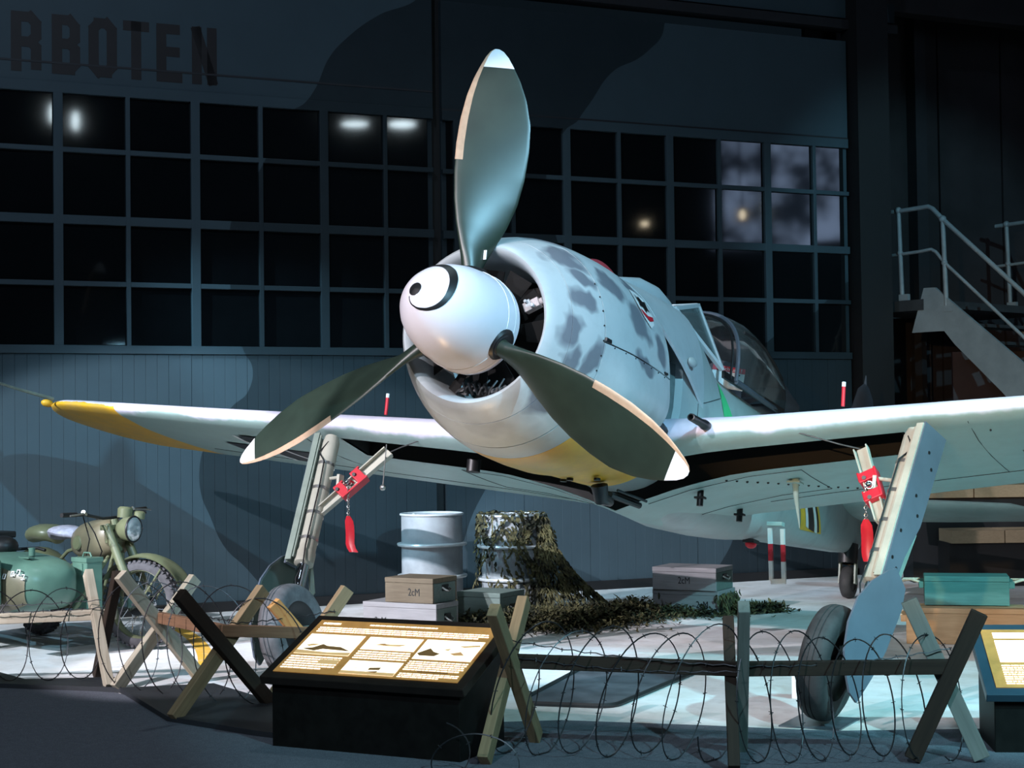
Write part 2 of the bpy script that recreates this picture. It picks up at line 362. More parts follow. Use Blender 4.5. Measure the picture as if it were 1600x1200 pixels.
# stage lamps across the hall (seen mirrored in the old panes) and a pale blue projection screen
M_CAN = mat('lamp_housing', (.02, .02, .02), .5)
def lampmat(name, c, st):
    m = bpy.data.materials.new(name); m.use_nodes = True; g = NT(m); g.put(g.b.inputs['Emission Color'], c); g.b.inputs['Emission Strength'].default_value = st; g.put(g.b.inputs['Base Color'], c); return m
M_LAMPC = lampmat('cool_lamp_lens', (.75, .92, 1.0), 30); M_LAMPW = lampmat('warm_lamp_lens', (1.0, .85, .6), 18)
def stage_lamp(loc, target, m, label, w=.16, h=.34):
    d = (Vector(target) - Vector(loc)).normalized(); x = d.cross(Vector((0, 0, 1))).normalized(); y = x.cross(d); root = empty('stage_lamp', loc, label=label, cat='lamp', group='stage lamps across the hall')
    M = frame_matrix((0, 0, 0), x, y, d); MB().box((0, 0, -.16), (w + .06, h + .06, .3)).build('lamp_housing', M_CAN, root, M=M, bevel=.02); b = MB(); n = 20; b.prism([(w / 2 * cos(2 * pi * k / n), h / 2 * sin(2 * pi * k / n)) for k in range(n)], .01, Matrix.Translation((0, 0, -.008))); b.build('lamp_lens', m, root, M=M)
    b = MB(); b.cyl((0, 0, .12), (0, 0, 1.6), .02, 8); b.build('hanger', M_CAN, root); return root
for p, t, m, lb, w, h in (((7.75, -5.60, 7.38), (-5.9, 2.1, 4.4), M_LAMPC, 'bluish stage lamp hanging across the hall, nearer of a pair', .12, .36), ((8.05, -5.15, 7.42), (-5.9, 2.1, 4.4), M_LAMPC, 'bluish stage lamp hanging across the hall, further of a pair', .12, .36),
    ((9.2, -.45, 7.40), (-4.2, 4.3, 4.6), M_LAMPC, 'wide bluish stage lamp across the hall opposite the door gap', .5, .10), ((9.2, .55, 7.27), (-3.9, 4.8, 4.6), M_LAMPC, 'second wide bluish stage lamp across the hall', .5, .12),
    ((9.5, 4.9, 5.34), (-2.3, 6.8, 3.8), M_LAMPW, 'small warm stage lamp across the hall', .14, .10), ((9.6, 6.6, 5.30), (-2.0, 7.2, 3.9), M_LAMPW, 'second small warm stage lamp across the hall', .10, .18), ((10.5, 7.0, 5.55), (-1.3, 8.1, 4.0), M_LAMPC, 'small bluish stage lamp below the projection screen', .10, .34)): stage_lamp(p, t, m, lb, w, h)
def screen_mat():
    m = bpy.data.materials.new('projected_clouds'); m.use_nodes = True; g = NT(m); o = g.obj(); n = g.noise(1.4, 4, .6, o); c = g.mix(g.ramp(n, .42, .62), (.02, .03, .05), (.45, .62, .95))
    g.l.new(c, g.b.inputs['Emission Color']); g.b.inputs['Emission Strength'].default_value = 4.5; g.put(g.b.inputs['Base Color'], (.1, .1, .1)); return m
ps = empty('projection_screen', (13.2, 7.12, 4.9), (0, 0, radians(4)), label='pale blue cloud projection screen hanging far across the hall', cat='screen')
MB().box((0, 0, 1.4), (.04, 2.6, 2.2)).build('screen_sheet', screen_mat(), ps); MB().box((.02, 0, 2.55), (.1, 2.8, .08)).build('screen_case', M_CAN, ps); MB().box((.02, 0, .26), (.06, 2.7, .05)).build('screen_weight', M_CAN, ps)

# ================================================================== THE FIGHTER
# aircraft axes: x to its left wing (our right), y aft along the thrust line from the propeller hub, z up
TH = radians(12.148); HUB = Vector((0, -.921, 2.251))
AM = Matrix(((1, 0, 0, 0), (0, cos(TH), sin(TH), HUB.y), (0, -sin(TH), cos(TH), HUB.z), (0, 0, 0, 1)))
def ac(x, y, z): return AM @ Vector((x, y, z))
AMi = AM.inverted()
def w2a(p): return AMi @ Vector(p)

# ---- paints
def blob_paint(name, base, dark, blobs, rough=.38, nscale=2.2, thr=(.56, .68), noise_amt=.75):
    """pale paint with soft sprayed mottles: placed ellipsoidal puffs plus general cloud"""
    m = bpy.data.materials.new(name); m.use_nodes = True; g = NT(m); o = g.obj()
    wob = g.new('ShaderNodeTexNoise'); wob.inputs['Scale'].default_value = 5; g.l.new(o, wob.inputs['Vector'])
    sc = g.new('ShaderNodeVectorMath', operation='MULTIPLY_ADD'); g.l.new(wob.outputs['Color'], sc.inputs[0]); sc.inputs[1].default_value = (.26, .26, .26); g.l.new(o, sc.inputs[2])
    p = g.vm('SUBTRACT', sc.outputs[0], (.13, .13, .13))
    f = None
    for (c, r) in blobs:
        d = g.vm('SUBTRACT', p, tuple(c)); d = g.vm('MULTIPLY', d, (.8 / r[0], .8 / r[1], .8 / r[2])); v = g.ramp(g.vm('LENGTH', d), .72, 1.12, 1, 0)
        f = v if f is None else g.math('MAXIMUM', f, v)
    nz = g.ramp(g.noise(nscale, 3, .5, o), thr[0], thr[1], 0, noise_amt)
    f = nz if f is None else g.math('MAXIMUM', f, nz)
    c = g.mix(f, base, dark)
    c = g.mix(g.ramp(g.noise(9, 6, .65, o), .45, .8, 0, .25), c, tuple(k * .55 for k in base))
    g.l.new(c, g.b.inputs['Base Color']); g.b.inputs['Roughness'].default_value = rough; g.b.inputs['Specular IOR Level'].default_value = .4
    MATS[name] = m; return m
PALE = (.46, .51, .53); GREYV = (.17, .18, .21)
COWLB = [((.54, .72, .40), (.14, .14, .08)), ((.62, .34, .22), (.16, .08, .05)), ((.60, .24, .02), (.2, .055, .11)), ((.56, .30, -.20), (.2, .05, .09)), ((.60, .43, -.16), (.2, .05, .13)), ((.42, .36, .48), (.16, .13, .07)), ((.52, .40, .36), (.12, .10, .05)),
         ((.62, .95, .25), (.14, .11, .11)), ((.66, 1.28, .13), (.14, .10, .08)), ((.66, 1.0, -.02), (.15, .14, .05)), ((-.3, .7, .6), (.3, .25, .12)), ((.45, .25, -.42), (.12, .10, .10)), ((.1, .6, .68), (.3, .2, .1)), ((.45, 1.15, .5), (.1, .1, .08))]
M_COWL = blob_paint('mottled_cowl_paint', PALE, GREYV, COWLB, thr=(.62, .74), noise_amt=.4)
M_FUS = blob_paint('mottled_fuselage_paint', (.36, .42, .42), GREYV, [((0, 5.4, .5), (.6, .9, .35))], thr=(.58, .7), noise_amt=.5)
M_UNDER = mat('pale_underside_paint', (.31, .44, .42), .5, var=.14, scale=3)
M_UPPER = mat('grey_wing_top_paint', (.47, .47, .55), .42, var=.12, scale=3)
M_YEL = mat('yellow_paint', (.78, .43, .03), .45, var=.12, scale=4)
M_SPIN = mat('spinner_white_paint', (.80, .77, .83), .32, var=.03, scale=3, spec=.45)
M_BLADE = mat('blade_dark_green', (.018, .031, .022), .38, var=.15, scale=5, spec=.6)
M_TIPW = mat('white_tip_paint', (.82, .82, .84), .4, var=.04)
M_EDGE = mat('tan_leading_edge_sheath', (.44, .29, .19), .45, var=.12, scale=15)
M_INK = mat('black_marking_paint', (.008, .008, .009), .45)
M_GUN = mat('gunmetal', (.035, .037, .04), .38, .6)
M_RED = mat('red_paint', (.55, .015, .03), .45, var=.1)
M_REDF = mat('red_fabric', (.42, .03, .045), .85, var=.2, scale=20)
M_WHITE = mat('white_paint', (.75, .75, .75), .45, var=.05)
M_CREAM = mat('cream_grey_primer', (.42, .41, .34), .45, var=.12, scale=5)
M_CREAMW = mat('pale_cast_metal', (.50, .46, .46), .5, var=.2, scale=30)
M_LOUV = mat('teal_grey_louvre', (.10, .14, .14), .45, var=.25, scale=8)
M_DULL = mat('dull_engine_metal', (.06, .06, .062), .55, .3, var=.4, scale=20)
M_GREENGREY = mat('green_grey_primer', (.22, .27, .23), .45, var=.15, scale=5)
M_DOORP = mat('fairing_blue_grey', (.085, .105, .135), .5, var=.1, scale=3)
M_GREENDK = mat('dark_green_primer', (.045, .07, .058), .45, var=.15, scale=5)
M_CHROME = mat('polished_steel', (.55, .57, .6), .12, 1.0, var=.05)
M_ALU = mat('bare_aluminium', (.50, .49, .47), .32, .9, var=.12)
M_TYRE = mat('rubber_tyre', (.030, .030, .031), .7, var=.35, scale=9, bump=.15)
M_TYREL = mat('light_grey_rubber', (.11, .105, .11), .8, var=.3, scale=9, bump=.15)  # lighter grey than the other main tyre
M_WELL = mat('interior_shade_black', (.004, .004, .004), .8)  # near-black; on the well liner it stands in for shade
M_SEAM = mat('panel_gap', (.03, .032, .035), .7)
def glass_mat():
    m = bpy.data.materials.new('canopy_perspex'); m.use_nodes = True; g = NT(m)
    tr = g.new('ShaderNodeBsdfTransparent'); tr.inputs[0].default_value = (.80, .90, .90, 1); gl = g.new('ShaderNodeBsdfGlossy'); gl.inputs['Roughness'].default_value = .06
    df = g.new('ShaderNodeBsdfDiffuse'); df.inputs[0].default_value = (.5, .55, .55, 1)
    lw = g.new('ShaderNodeLayerWeight'); lw.inputs[0].default_value = .35
    mx = g.new('ShaderNodeMixShader'); g.l.new(g.ramp(lw.outputs['Fresnel'], 0, 1, .06, .8), mx.inputs[0]); g.l.new(tr.outputs[0], mx.inputs[1]); g.l.new(gl.outputs[0], mx.inputs[2])
    m2 = g.new('ShaderNodeMixShader'); m2.inputs[0].default_value = .10; g.l.new(mx.outputs[0], m2.inputs[1]); g.l.new(df.outputs[0], m2.inputs[2])
    out = [n for n in g.n if n.type == 'OUTPUT_MATERIAL'][0]; g.l.new(m2.outputs[0], out.inputs[0]); return m
M_GLASS = glass_mat()

# root at ground under the main gear; part meshes are written in aircraft axes and moved by AM
FW = empty('fighter_aircraft', (0, 0, 0), label='grey mottled propeller fighter plane with white spiral spinner and yellow wingtips', cat='aircraft')
class AB(MB):
    def build(s, name, mats, parent=FW, **kw): return MB.build(s, name, mats, parent, M=AM, **kw)
# material coordinates: object space == aircraft world, so feed the paint blobs in world space
def wpaint(m):
    """rewire a paint made in aircraft axes: object coords -> aircraft coords"""
    g = NT(m)
    tcs = [n for n in g.n if n.type == 'TEX_COORD']
    if not tcs: return
    comb = g.new('ShaderNodeVectorMath', operation='SUBTRACT'); comb.inputs[1].default_value = HUB
    src = tcs[0].outputs['Object']
    rot = g.new('ShaderNodeVectorRotate', rotation_type='X_AXIS'); rot.inputs['Angle'].default_value = TH
    links = [(l.to_socket) for n in tcs for l in list(n.outputs['Object'].links)]
    for t in links: g.l.new(rot.outputs[0], t)
    g.l.new(src, comb.inputs[0]); g.l.new(comb.outputs[0], rot.inputs['Vector'])
for m in (M_COWL, M_FUS): wpaint(m)

# ---- spinner
SP = [(-.545, .0), (-.54, .03), (-.52, .07), (-.49, .11), (-.45, .15), (-.40, .188), (-.34, .222), (-.26, .253), (-.15, .278), (-.02, .290), (.06, .293), (.115, .288)]
def sp_r(y):
    for (a, r), (b, q) in zip(SP, SP[1:]):
        if a <= y <= b: return r + (q - r) * (y - a) / (b - a)
    return SP[-1][1]
def sp_y(r):
    for (a, p), (b, q) in zip(SP, SP[1:]):
        if p <= r <= q: return a + (b - a) * (r - p) / max(q - p, 1e-6)
    return SP[-1][0]
SZ = .012
b = AB(); b.lathe([(y, r) for y, r in SP] + [(.115, .26), (.10, .12)], (0, 0, SZ), (0, 1, 0), 64); spinner = b.build('spinner', M_SPIN, smooth=40)
for y, r0 in ((-.02, .2905), (.06, .2935)):
    AB().torus((0, y, SZ), (0, 1, 0), r0, .0022, 64, 6).build('seam_ring', M_TIPW, spinner, smooth=60)
# spiral: dot at the tip, widening band, one turn seen from in front anticlockwise
def on_sp(r, th, off=.0025):
    y = sp_y(r); return Vector(((r + off) * sin(th), y - off * .6, SZ + (r + off) * cos(th)))
b = AB(); SPIR = [(.045, 262, .004), (.052, 230, .006), (.062, 194, .009), (.08, 159, .013), (.10, 135, .018), (.13, 105, .024), (.155, 78, .029), (.18, 54, .032), (.20, 33, .031), (.213, 14, .027), (.222, -8, .022), (.229, -40, .016), (.235, -75, .010), (.24, -105, .003)]
rings = []
for i in range(len(SPIR) - 1):
    r0, t0, w0 = SPIR[i]; r1, t1, w1 = SPIR[i + 1]
    for k in range(6):
        u = k / 6; r = r0 + (r1 - r0) * u; t = radians(t0 + (t1 - t0) * u); w = w0 + (w1 - w0) * u
        rings.append([on_sp(max(r - w / 2, .002), t), on_sp(r, t, .003), on_sp(r + w / 2, t)])
b.loft(rings, False)
dc = (.034, radians(335))
dx, dz = dc[0] * sin(dc[1]), dc[0] * cos(dc[1]); dots = []
for rr in (.001, .018, .037):
    ring = []
    for k in range(20):
        x = dx + rr * cos(2 * pi * k / 20); z = dz + rr * sin(2 * pi * k / 20); r = sqrt(x * x + z * z); ring.append(on_sp(r, atan2(x, z), .003))
    dots.append(ring)
b.loft(dots, True)
b.build('spiral_marking', M_INK, spinner, smooth=60, label='black spiral with a dot at the spinner tip')

# ---- propeller blades
BL = [(.20, .105, .105, 62, .50), (.28, .110, .104, 60, .50), (.36, .150, .088, 55, .46), (.46, .220, .066, 49, .43), (.58, .300, .050, 43, .41), (.72, .368, .040, 38, .40), (.88, .408, .033, 34, .40), (1.05, .420, .028, 31, .40), (1.2, .405, .024, 28, .40), (1.35, .345, .019, 26, .41), (1.46, .270, .014, 25, .42), (1.54, .195, .010, 24, .43), (1.60, .130, .007, 24, .44), (1.635, .075, .005, 23, .46), (1.65, .025, .003, 23, .5)]
def lerp_bl(r):
    for A, B in zip(BL, BL[1:]):
        if A[0] <= r <= B[0]:
            u = (r - A[0]) / (B[0] - A[0]); return [p + (q - p) * u for p, q in zip(A, B)]
    return list(BL[-1])
def blade_section(r, n=28):
    _, c, t, beta, le = lerp_bl(r); be = radians(beta); rnd = max(0, min(1, (.42 - r) / .16)); pts = []
    for k in range(n):
        a = 2 * pi * k / n; u = (1 - cos(a)) / 2             # 0 = LE .. 1 = TE
        th = t * (.5 * sin(a)) if rnd > .99 else t * ((1 - rnd) * (1.05 * sqrt(max(u, 0)) * (1 - u) ** .75 + .04 * (1 - u) + .03) * (1.0 if sin(a) >= 0 else -.45) * (1 if abs(sin(a)) > 1e-6 else 0) + rnd * .5 * sin(a))
        xc = (u - le) * c
        # chord direction LE -> TE : (cos, +sin aft); front normal (sin, -cos)
        pts.append(Vector((xc * cos(be) + th * sin(be), xc * sin(be) - th * cos(be), r)))
    return pts
rs = [BL[0][0] + (1.65 - BL[0][0]) * (i / 60) for i in range(59)] + [1.60, 1.62, 1.635, 1.645, 1.65]; rs = sorted(set(round(r, 4) for r in rs))
RB = 1.535
def blade(angle):
    M = Matrix.Rotation(radians(angle), 4, 'Y')
    sec = [r for r in rs if r < RB] + [RB]; tip = [RB] + [r for r in rs if r > RB]; n = 28
    le_faces = lambda j: j in (0, n - 1)
    b = AB(); R = [[M @ p for p in blade_section(r, n)] for r in sec]; b.loft(R, True, True, True)
    bl = b.build('propeller_blade', M_BLADE, smooth=50)
    b = AB(); R = [[M @ p for p in blade_section(r, n)] for r in tip]; b.loft(R, True, True, True); b.build('blade_tip', M_TIPW, bl, smooth=50, label='white painted blade tip')
    # leading edge sheath: thin shell over the first few percent of the chord, outer half
    b = AB(); R = []
    for r in [q for q in rs if q > .93]:
        s_ = blade_section(r, n); c0 = sum(s_, Vector()) / n
        row = [s_[k % n] for k in (-3, -2, -1, 0, 1, 2, 3)]
        R.append([M @ (p + (p - c0).normalized() * .003) for p in row])
    b.loft(R, False); b.build('leading_edge_sheath', M_EDGE, bl, smooth=60, label='tan sheath along the outer leading edge')
    b = AB(); ax = M @ Vector((0, 0, 1)); b.lathe([(.235, .066), (.30, .066), (.305, .060)], (0, 0, SZ), ax, 24); b.build('blade_cuff', M_GUN, bl, smooth=40)
    b = AB(); b.lathe([(.255, .092), (.283, .096), (.298, .084), (.30, .064)], (0, .01, SZ), ax, 24); b.build('root_boot', M_INK, bl, smooth=40, label='black boot round the blade root')
    return bl
blades = [blade(1.5 + 120 * k) for k in range(3)]
for bl_, nm in zip(blades, ('top blade', 'right hand blade', 'left hand blade')): pass
_p = blade_section(.42)[9]; b = AB(); b.box((_p.x + .022, _p.y - .002, .40), (.018, .004, .055)); b.build('blade_label', M_TIPW, blades[0], label='small white data sticker near the blade root')

# ---- cowling
CZ = .02
CP = [(.60, .395), (.30, .405), (.19, .415), (.135, .43), (.105, .447), (.10, .462), (.12, .482), (.16, .505), (.25, .55), (.33, .585), (.40, .612), (.50, .640), (.60, .658), (.68, .668), (.80, .678), (1.0, .680), (1.2, .672), (1.43, .655)]
def cowl_r(y):
    q = [p for p in CP if p[0] >= .1][4:] if y > .12 else CP
    for (a, r), (c, s) in zip(q, q[1:]):
        if a <= y <= c: return r + (s - r) * (y - a) / (c - a)
    return q[-1][1]
def cowl_pt(y, th, off=0.):
    r = cowl_r(y) + off; a = math.degrees(th) % 360; a = a - 360 if a > 180 else a
    # lower side bulges and a flatter belly behind
    bul = .055 * math.exp(-((abs(a) - 112) / 14) ** 2) * max(0, min(1, (y - .55) / .25)) * (1 if y < 1.3 else .9)
    top = .05 * math.exp(-(a / 38) ** 2) * max(0, min(1, (y - .8) / .5))
    r += bul + top
    return Vector((r * sin(th), y, CZ + r * cos(th)))
def cowl_shell(name, ys, t0, t1, m, n=48, thick=.012, **kw):
    b = AB(); full = t1 - t0 >= 359
    th = [radians(t0 + (t1 - t0) * k / n) for k in range(n if full else n + 1)]
    o = [[cowl_pt(y, t) for t in th] for y in ys]; i = [[cowl_pt(y, t, -thick) for t in th] for y in ys]
    if full: b.loft(o + i[::-1] + [o[0]], True)
    else:
        b.loft(o, False); b.loft(i, False)
        for a, c in ((o[0], i[0]), (o[-1], i[-1])): b.loft([a, c], False)
        b.loft([[r[0] for r in o], [r[0] for r in i]], False); b.loft([[r[-1] for r in o], [r[-1] for r in i]], False)
    return b.build(name, m, smooth=35, **kw)
b = AB(); n = 72
nose = [p for p in CP if p[0] <= .25 or p[1] < .42]
b.lathe([(y, r) for y, r in CP[:9]] , (0, 0, CZ), (0, 1, 0), 72, False); cowl = b.build('cowl_nose_ring', M_COWL, smooth=50)
G = .004
cowl_shell('cowl_front_panel', [.25 + G, .30, .36, .42, .5 - G], 0, 360, M_COWL, 72)
cowl_shell('engine_cover_panel', [.5 + G, .6, .7, .8, .95, 1.1, 1.25, 1.38, 1.43], 3, 92, M_COWL, 30)
cowl_shell('engine_cover_panel', [.5 + G, .6, .7, .8, .95, 1.1, 1.25, 1.38, 1.43], -92, -3, M_COWL, 30)
cowl_shell('engine_cover_panel', [.5 + G, .6, .7, .8, .95, 1.1, 1.25, 1.38, 1.43], 92.8, 131, M_COWL, 16)
cowl_shell('engine_cover_panel', [.5 + G, .6, .7, .8, .95, 1.1, 1.25, 1.38, 1.43], -131, -92.8, M_COWL, 16)
cowl_shell('top_cover_strip', [.5 + G, .6, .8, 1.0, 1.2, 1.43], -2.6, 2.6, M_COWL, 4)
cowl_shell('chin_panel', [.5 + G, .56, .62, .68 - G], 131.5, 228.5, M_COWL, 30)
# yellow belly panel, flattening to the rear
b = AB(); R = []; Ri = []
for y in (.68, .8, 1.0, 1.2, 1.43, 1.62, 1.80, 1.94):
    row = []; k = max(0, min(1, (y - 1.2) / .74))
    for j in range(31):
        th = radians(131.5 + 97 * j / 30); p = cowl_pt(min(y, 1.43), th); p.y = y
        p.z = p.z * (1 - .07 * k) ; p.x *= (1 - .10 * k)
        row.append(p)
    R.append(row); Ri.append([Vector((p.x * .985, p.y, p.z * .985)) for p in row])
b.loft(R, False); b.loft(Ri, False); b.loft([R[-1], Ri[-1]], False); b.loft([R[0], Ri[0]], False)
belly = b.build('belly_cowl_panel', M_YEL, smooth=35, label='yellow painted belly panel of the cowling')
# grey lips at its rear corners
for s in (-1, 1):
    b = AB(); ra = []
    for y in (1.5, 1.7, 1.945):
        k = max(0, min(1, (y - 1.2) / .74)); row = []
        for j in range(7):
            p = cowl_pt(1.43, radians(180 - s * (34 + 14.8 * j / 6)), .003); p.y = y; p.z *= (1 - .07 * k); p.x *= (1 - .10 * k); row.append(p)
        ra.append(row)
    b.loft(ra, False); b.build('belly_corner_plate', M_UNDER, belly, smooth=40, label='grey plate at the belly panel corner')
b = AB(); b.tube([(.10, 1.72, -.62), (.10, 1.76, -.70), (.10, 1.90, -.70)], [.055, .05, .03], 12); b.build('drain_fairing', M_GUN, belly, smooth=40)
b = AB(); b.tube([(.12, 1.85, -.66), (.2, 2.15, -.68)], .022, 8); b.tube([(.17, 1.85, -.63), (.27, 2.1, -.66)], .01, 6); b.build('drain_pipe', M_GUN, belly, smooth=40)
for x, y in ((.02, 1.45), (-.05, 1.5), (.05, 1.75), (-.2, 1.3), (-.12, 1.1), (.16, 1.55)):
    z = CZ - sqrt(max(.01, .66 ** 2 - x * x)) - .0; b = AB(); b.lathe([(-.004, .022), (.012, .022)], (x, y, z + .012), (0, .03, -1), 12); b.build('drain_hole', M_INK, belly)
# dark interior, cooling fan and a peek of the engine
b = AB(); b.lathe([(.61, .02), (.60, .42)], (0, 0, CZ), (0, 1, 0), 40, False); b.build('engine_bulkhead', M_WELL)
for k in range(12):
    a = 2 * pi * k / 12; M = Matrix.Rotation(a, 4, 'Y'); b = AB()
    b.add([M @ Vector(p) for p in ((-.03, .24, .12), (.03, .29, .12), (.06, .30, .385), (-.06, .22, .385), (-.03, .246, .12), (.03, .296, .12), (.06, .306, .385), (-.06, .226, .385))], [(0, 1, 2, 3), (7, 6, 5, 4), (0, 4, 5, 1), (1, 5, 6, 2), (2, 6, 7, 3), (3, 7, 4, 0)]); b.build('fan_blade', M_WELL)
b = AB(); M = Matrix.Rotation(radians(66), 4, 'Y')
b.box(M @ Vector((0, .20, .345)), (.055, .05, .10), M.to_3x3()); b.box(M @ Vector((0, .18, .33)), (.066, .03, .035), M.to_3x3()); b.cyl(M @ Vector((0, .2, .39)), M @ Vector((0, .2, .415)), .02, 10); b.cyl(M @ Vector((.02, .17, .36)), M @ Vector((.02, .14, .36)), .012, 10); b.cyl(M @ Vector((-.02, .17, .33)), M @ Vector((-.02, .14, .33)), .010, 10)
b.build('magneto_fitting', M_CREAMW, bevel=.003, label='pale metal fitting inside the cowl opening')
b = AB()
for k, (a, r) in enumerate(((172, .34), (163, .36), (188, .33), (196, .36), (155, .37))):
    M = Matrix.Rotation(radians(a), 4, 'Y'); b.box(M @ Vector((0, .24, r)), (.05, .03, .03), M.to_3x3()); b.tube([M @ Vector((-.03, .22, r - .05)), M @ Vector((.01, .19, r)), M @ Vector((.05, .23, r + .02))], .006, 6)
b.build('engine_plumbing', M_DULL, smooth=40)
b = AB()
for k in range(5): b.cyl((-.08 + .035 * k, .18, -.30 - .004 * k), (-.08 + .035 * k, .24, -.36), .009, 6)
b.build('ignition_harness', M_GUN)
# panel fasteners and hatch line on the visible side
for k in range(9): b = AB(); b.sphere(cowl_pt(.49, radians(60 + 8 * k), .001), .006, 6, 4); b.build('panel_fastener', M_GUN, cowl)
for k in range(7): b = AB(); b.sphere(cowl_pt(.60 + .12 * k, radians(93.5), .001), .005, 6, 4); b.build('panel_fastener', M_GUN, cowl)
b = AB(); b.box(cowl_pt(.53, radians(91), .004), (.012, .07, .02)); b.box(cowl_pt(1.34, radians(91), .004), (.012, .05, .012))
b.build('hatch_latches', M_GUN, cowl)
# emblem: white shield with dark bird and red foot on the near cowl side
def cowl_patch(name, poly, m, off, parent, y0=1.02, t0=50, sy=.23, st=20):
    """poly in unit square (u along y, v around) mapped on the cowl"""
    b = AB(); me = []
    import mathutils.geometry as mg
    tess = mg.tessellate_polygon([[Vector((u, v, 0)) for u, v in poly]])
    vs = [cowl_pt(y0 + u * sy, radians(t0 + v * st), off) for u, v in poly]; b.add(vs, [tuple(t) for t in tess]); return b.build(name, m, parent)
emb = cowl_patch('emblem_shield', [(0, 0), (.5, -.06), (1, 0), (1.02, .55), (.85, .85), (.5, 1.05), (.15, .85), (-.02, .55)], M_WHITE, .007, cowl)
cowl_patch('emblem_bird', [(.1, .1), (.3, .2), (.45, .08), (.6, .22), (.9, .12), (.78, .35), (.9, .5), (.62, .46), (.5, .62), (.4, .46), (.12, .5), (.25, .34)], M_INK, .010, emb)
cowl_patch('emblem_chevron', [(.05, .6), (.5, .7), (.95, .6), (.88, .74), (.5, .86), (.12, .74)], M_RED, .010, emb)

# ---- fuselage
FS = [  # y, half width, top z, bottom z, exponent
    (1.40, .41, .62, -.36, 2.8), (1.7, .415, .64, -.38, 2.8), (2.02, .42, .66, -.48, 2.8), (2.05, .492, .68, -.49, 2.6), (2.3, .49, .74, -.62, 2.5), (2.55, .48, .76, -.66, 2.5), (2.75, .455, .66, -.68, 2.6), (2.95, .44, .52, -.68, 2.8), (3.2, .43, .47, -.68, 3.0), (3.8, .415, .46, -.64, 3.0), (4.3, .39, .47, -.59, 2.8), (4.7, .36, .58, -.53, 2.4), (5.1, .325, .68, -.49, 2.1), (5.5, .285, .67, -.45, 2.0), (6.0, .235, .60, -.40, 2.0), (6.5, .185, .53, -.35, 2.0), (7.0, .135, .46, -.30, 2.0), (7.4, .095, .40, -.25, 2.0), (7.9, .05, .33, -.15, 2.0)]
def sect(y, w, t, bt, n, N=40):
    zc = (t + bt) / 2 * .6; out = []
    for k in range(N):
        a = 2 * pi * k / N; s_, c_ = sin(a), cos(a)
        x = w * (abs(s_) ** (2 / n)) * (1 if s_ >= 0 else -1); h = (t - zc) if c_ >= 0 else (zc - bt)
        out.append(Vector((x, y, zc + h * (abs(c_) ** (2 / n)) * (1 if c_ >= 0 else -1))))
    return out
b = AB(); b.loft([sect(*s_) for s_ in FS], True, True, True); fus = b.build('fuselage', M_FUS, smooth=40)
def fus_at(y):
    for A, B in zip(FS, FS[1:]):
        if A[0] <= y <= B[0]: u = (y - A[0]) / (B[0] - A[0]); return [p + (q - p) * u for p, q in zip(A, B)]
def fus_x(y, z):
    _, w, t, bt, n = fus_at(y); zc = (t + bt) / 2 * .6; h = (t - zc) if z >= zc else (zc - bt)
    return w * max(0, 1 - (abs(z - zc) / h) ** n) ** (1 / n)
# gun deck: upper cover flaring over the exhaust recess
def deck_edge(y): # (x,z) of its lower edge
    P = [(1.12, .585, .50), (1.43, .61, .42), (1.8, .605, .255), (2.1, .54, .13), (2.45, .487, .04)]
    for A, B in zip(P, P[1:]):
        if A[0] <= y <= B[0]: u = (y - A[0]) / (B[0] - A[0]); return A[1] + (B[1] - A[1]) * u, A[2] + (B[2] - A[2]) * u
    return P[-1][1:]
def deck_top(y):
    P = [(1.12, .745), (1.3, .755), (1.5, .79), (1.8, .825), (2.1, .845), (2.45, .84), (2.6, .80)]
    for A, B in zip(P, P[1:]):
        if A[0] <= y <= B[0]: return A[1] + (B[1] - A[1]) * (y - A[0]) / (B[0] - A[0])
    return .8
b = AB(); R = []
DY = (1.385, 1.43, 1.5, 1.6, 1.75, 1.9, 2.05, 2.2, 2.45)
def deck_row(y):
    u = (y - DY[0]) / (DY[-1] - DY[0]); row = []
    for k in range(-16, 17):
        v = k / 16; A_ = cowl_pt(1.385, radians(57 * v), .003); a = v * pi / 2
        B_ = Vector((.487 * (abs(sin(a)) ** .8) * (1 if a >= 0 else -1), 0, .04 + .765 * (abs(cos(a)) ** .8)))
        p = A_ * (1 - u) + B_ * u; p.y = y; p.z += .012 * sin(pi * u) * max(0, cos(a * 1.3)); p.x *= 1 + .05 * sin(pi * u); row.append(p)
    return row
def deck_top(y): return max(p.z for p in deck_row(min(max(y, DY[0]), DY[-1])))
R = [deck_row(y) for y in DY]
b.loft(R, False); Ri = [[Vector((p.x * .975, p.y, p.z - .012)) for p in r] for r in R]; b.loft(Ri, False)
b.loft([[r[0] for r in R], [r[0] for r in Ri]], False); b.loft([[r[-1] for r in R], [r[-1] for r in Ri]], False); b.loft([R[0], Ri[0]], False); b.loft([R[-1], Ri[-1]], False)
deck = b.build('gun_deck_cover', M_COWL, smooth=40)
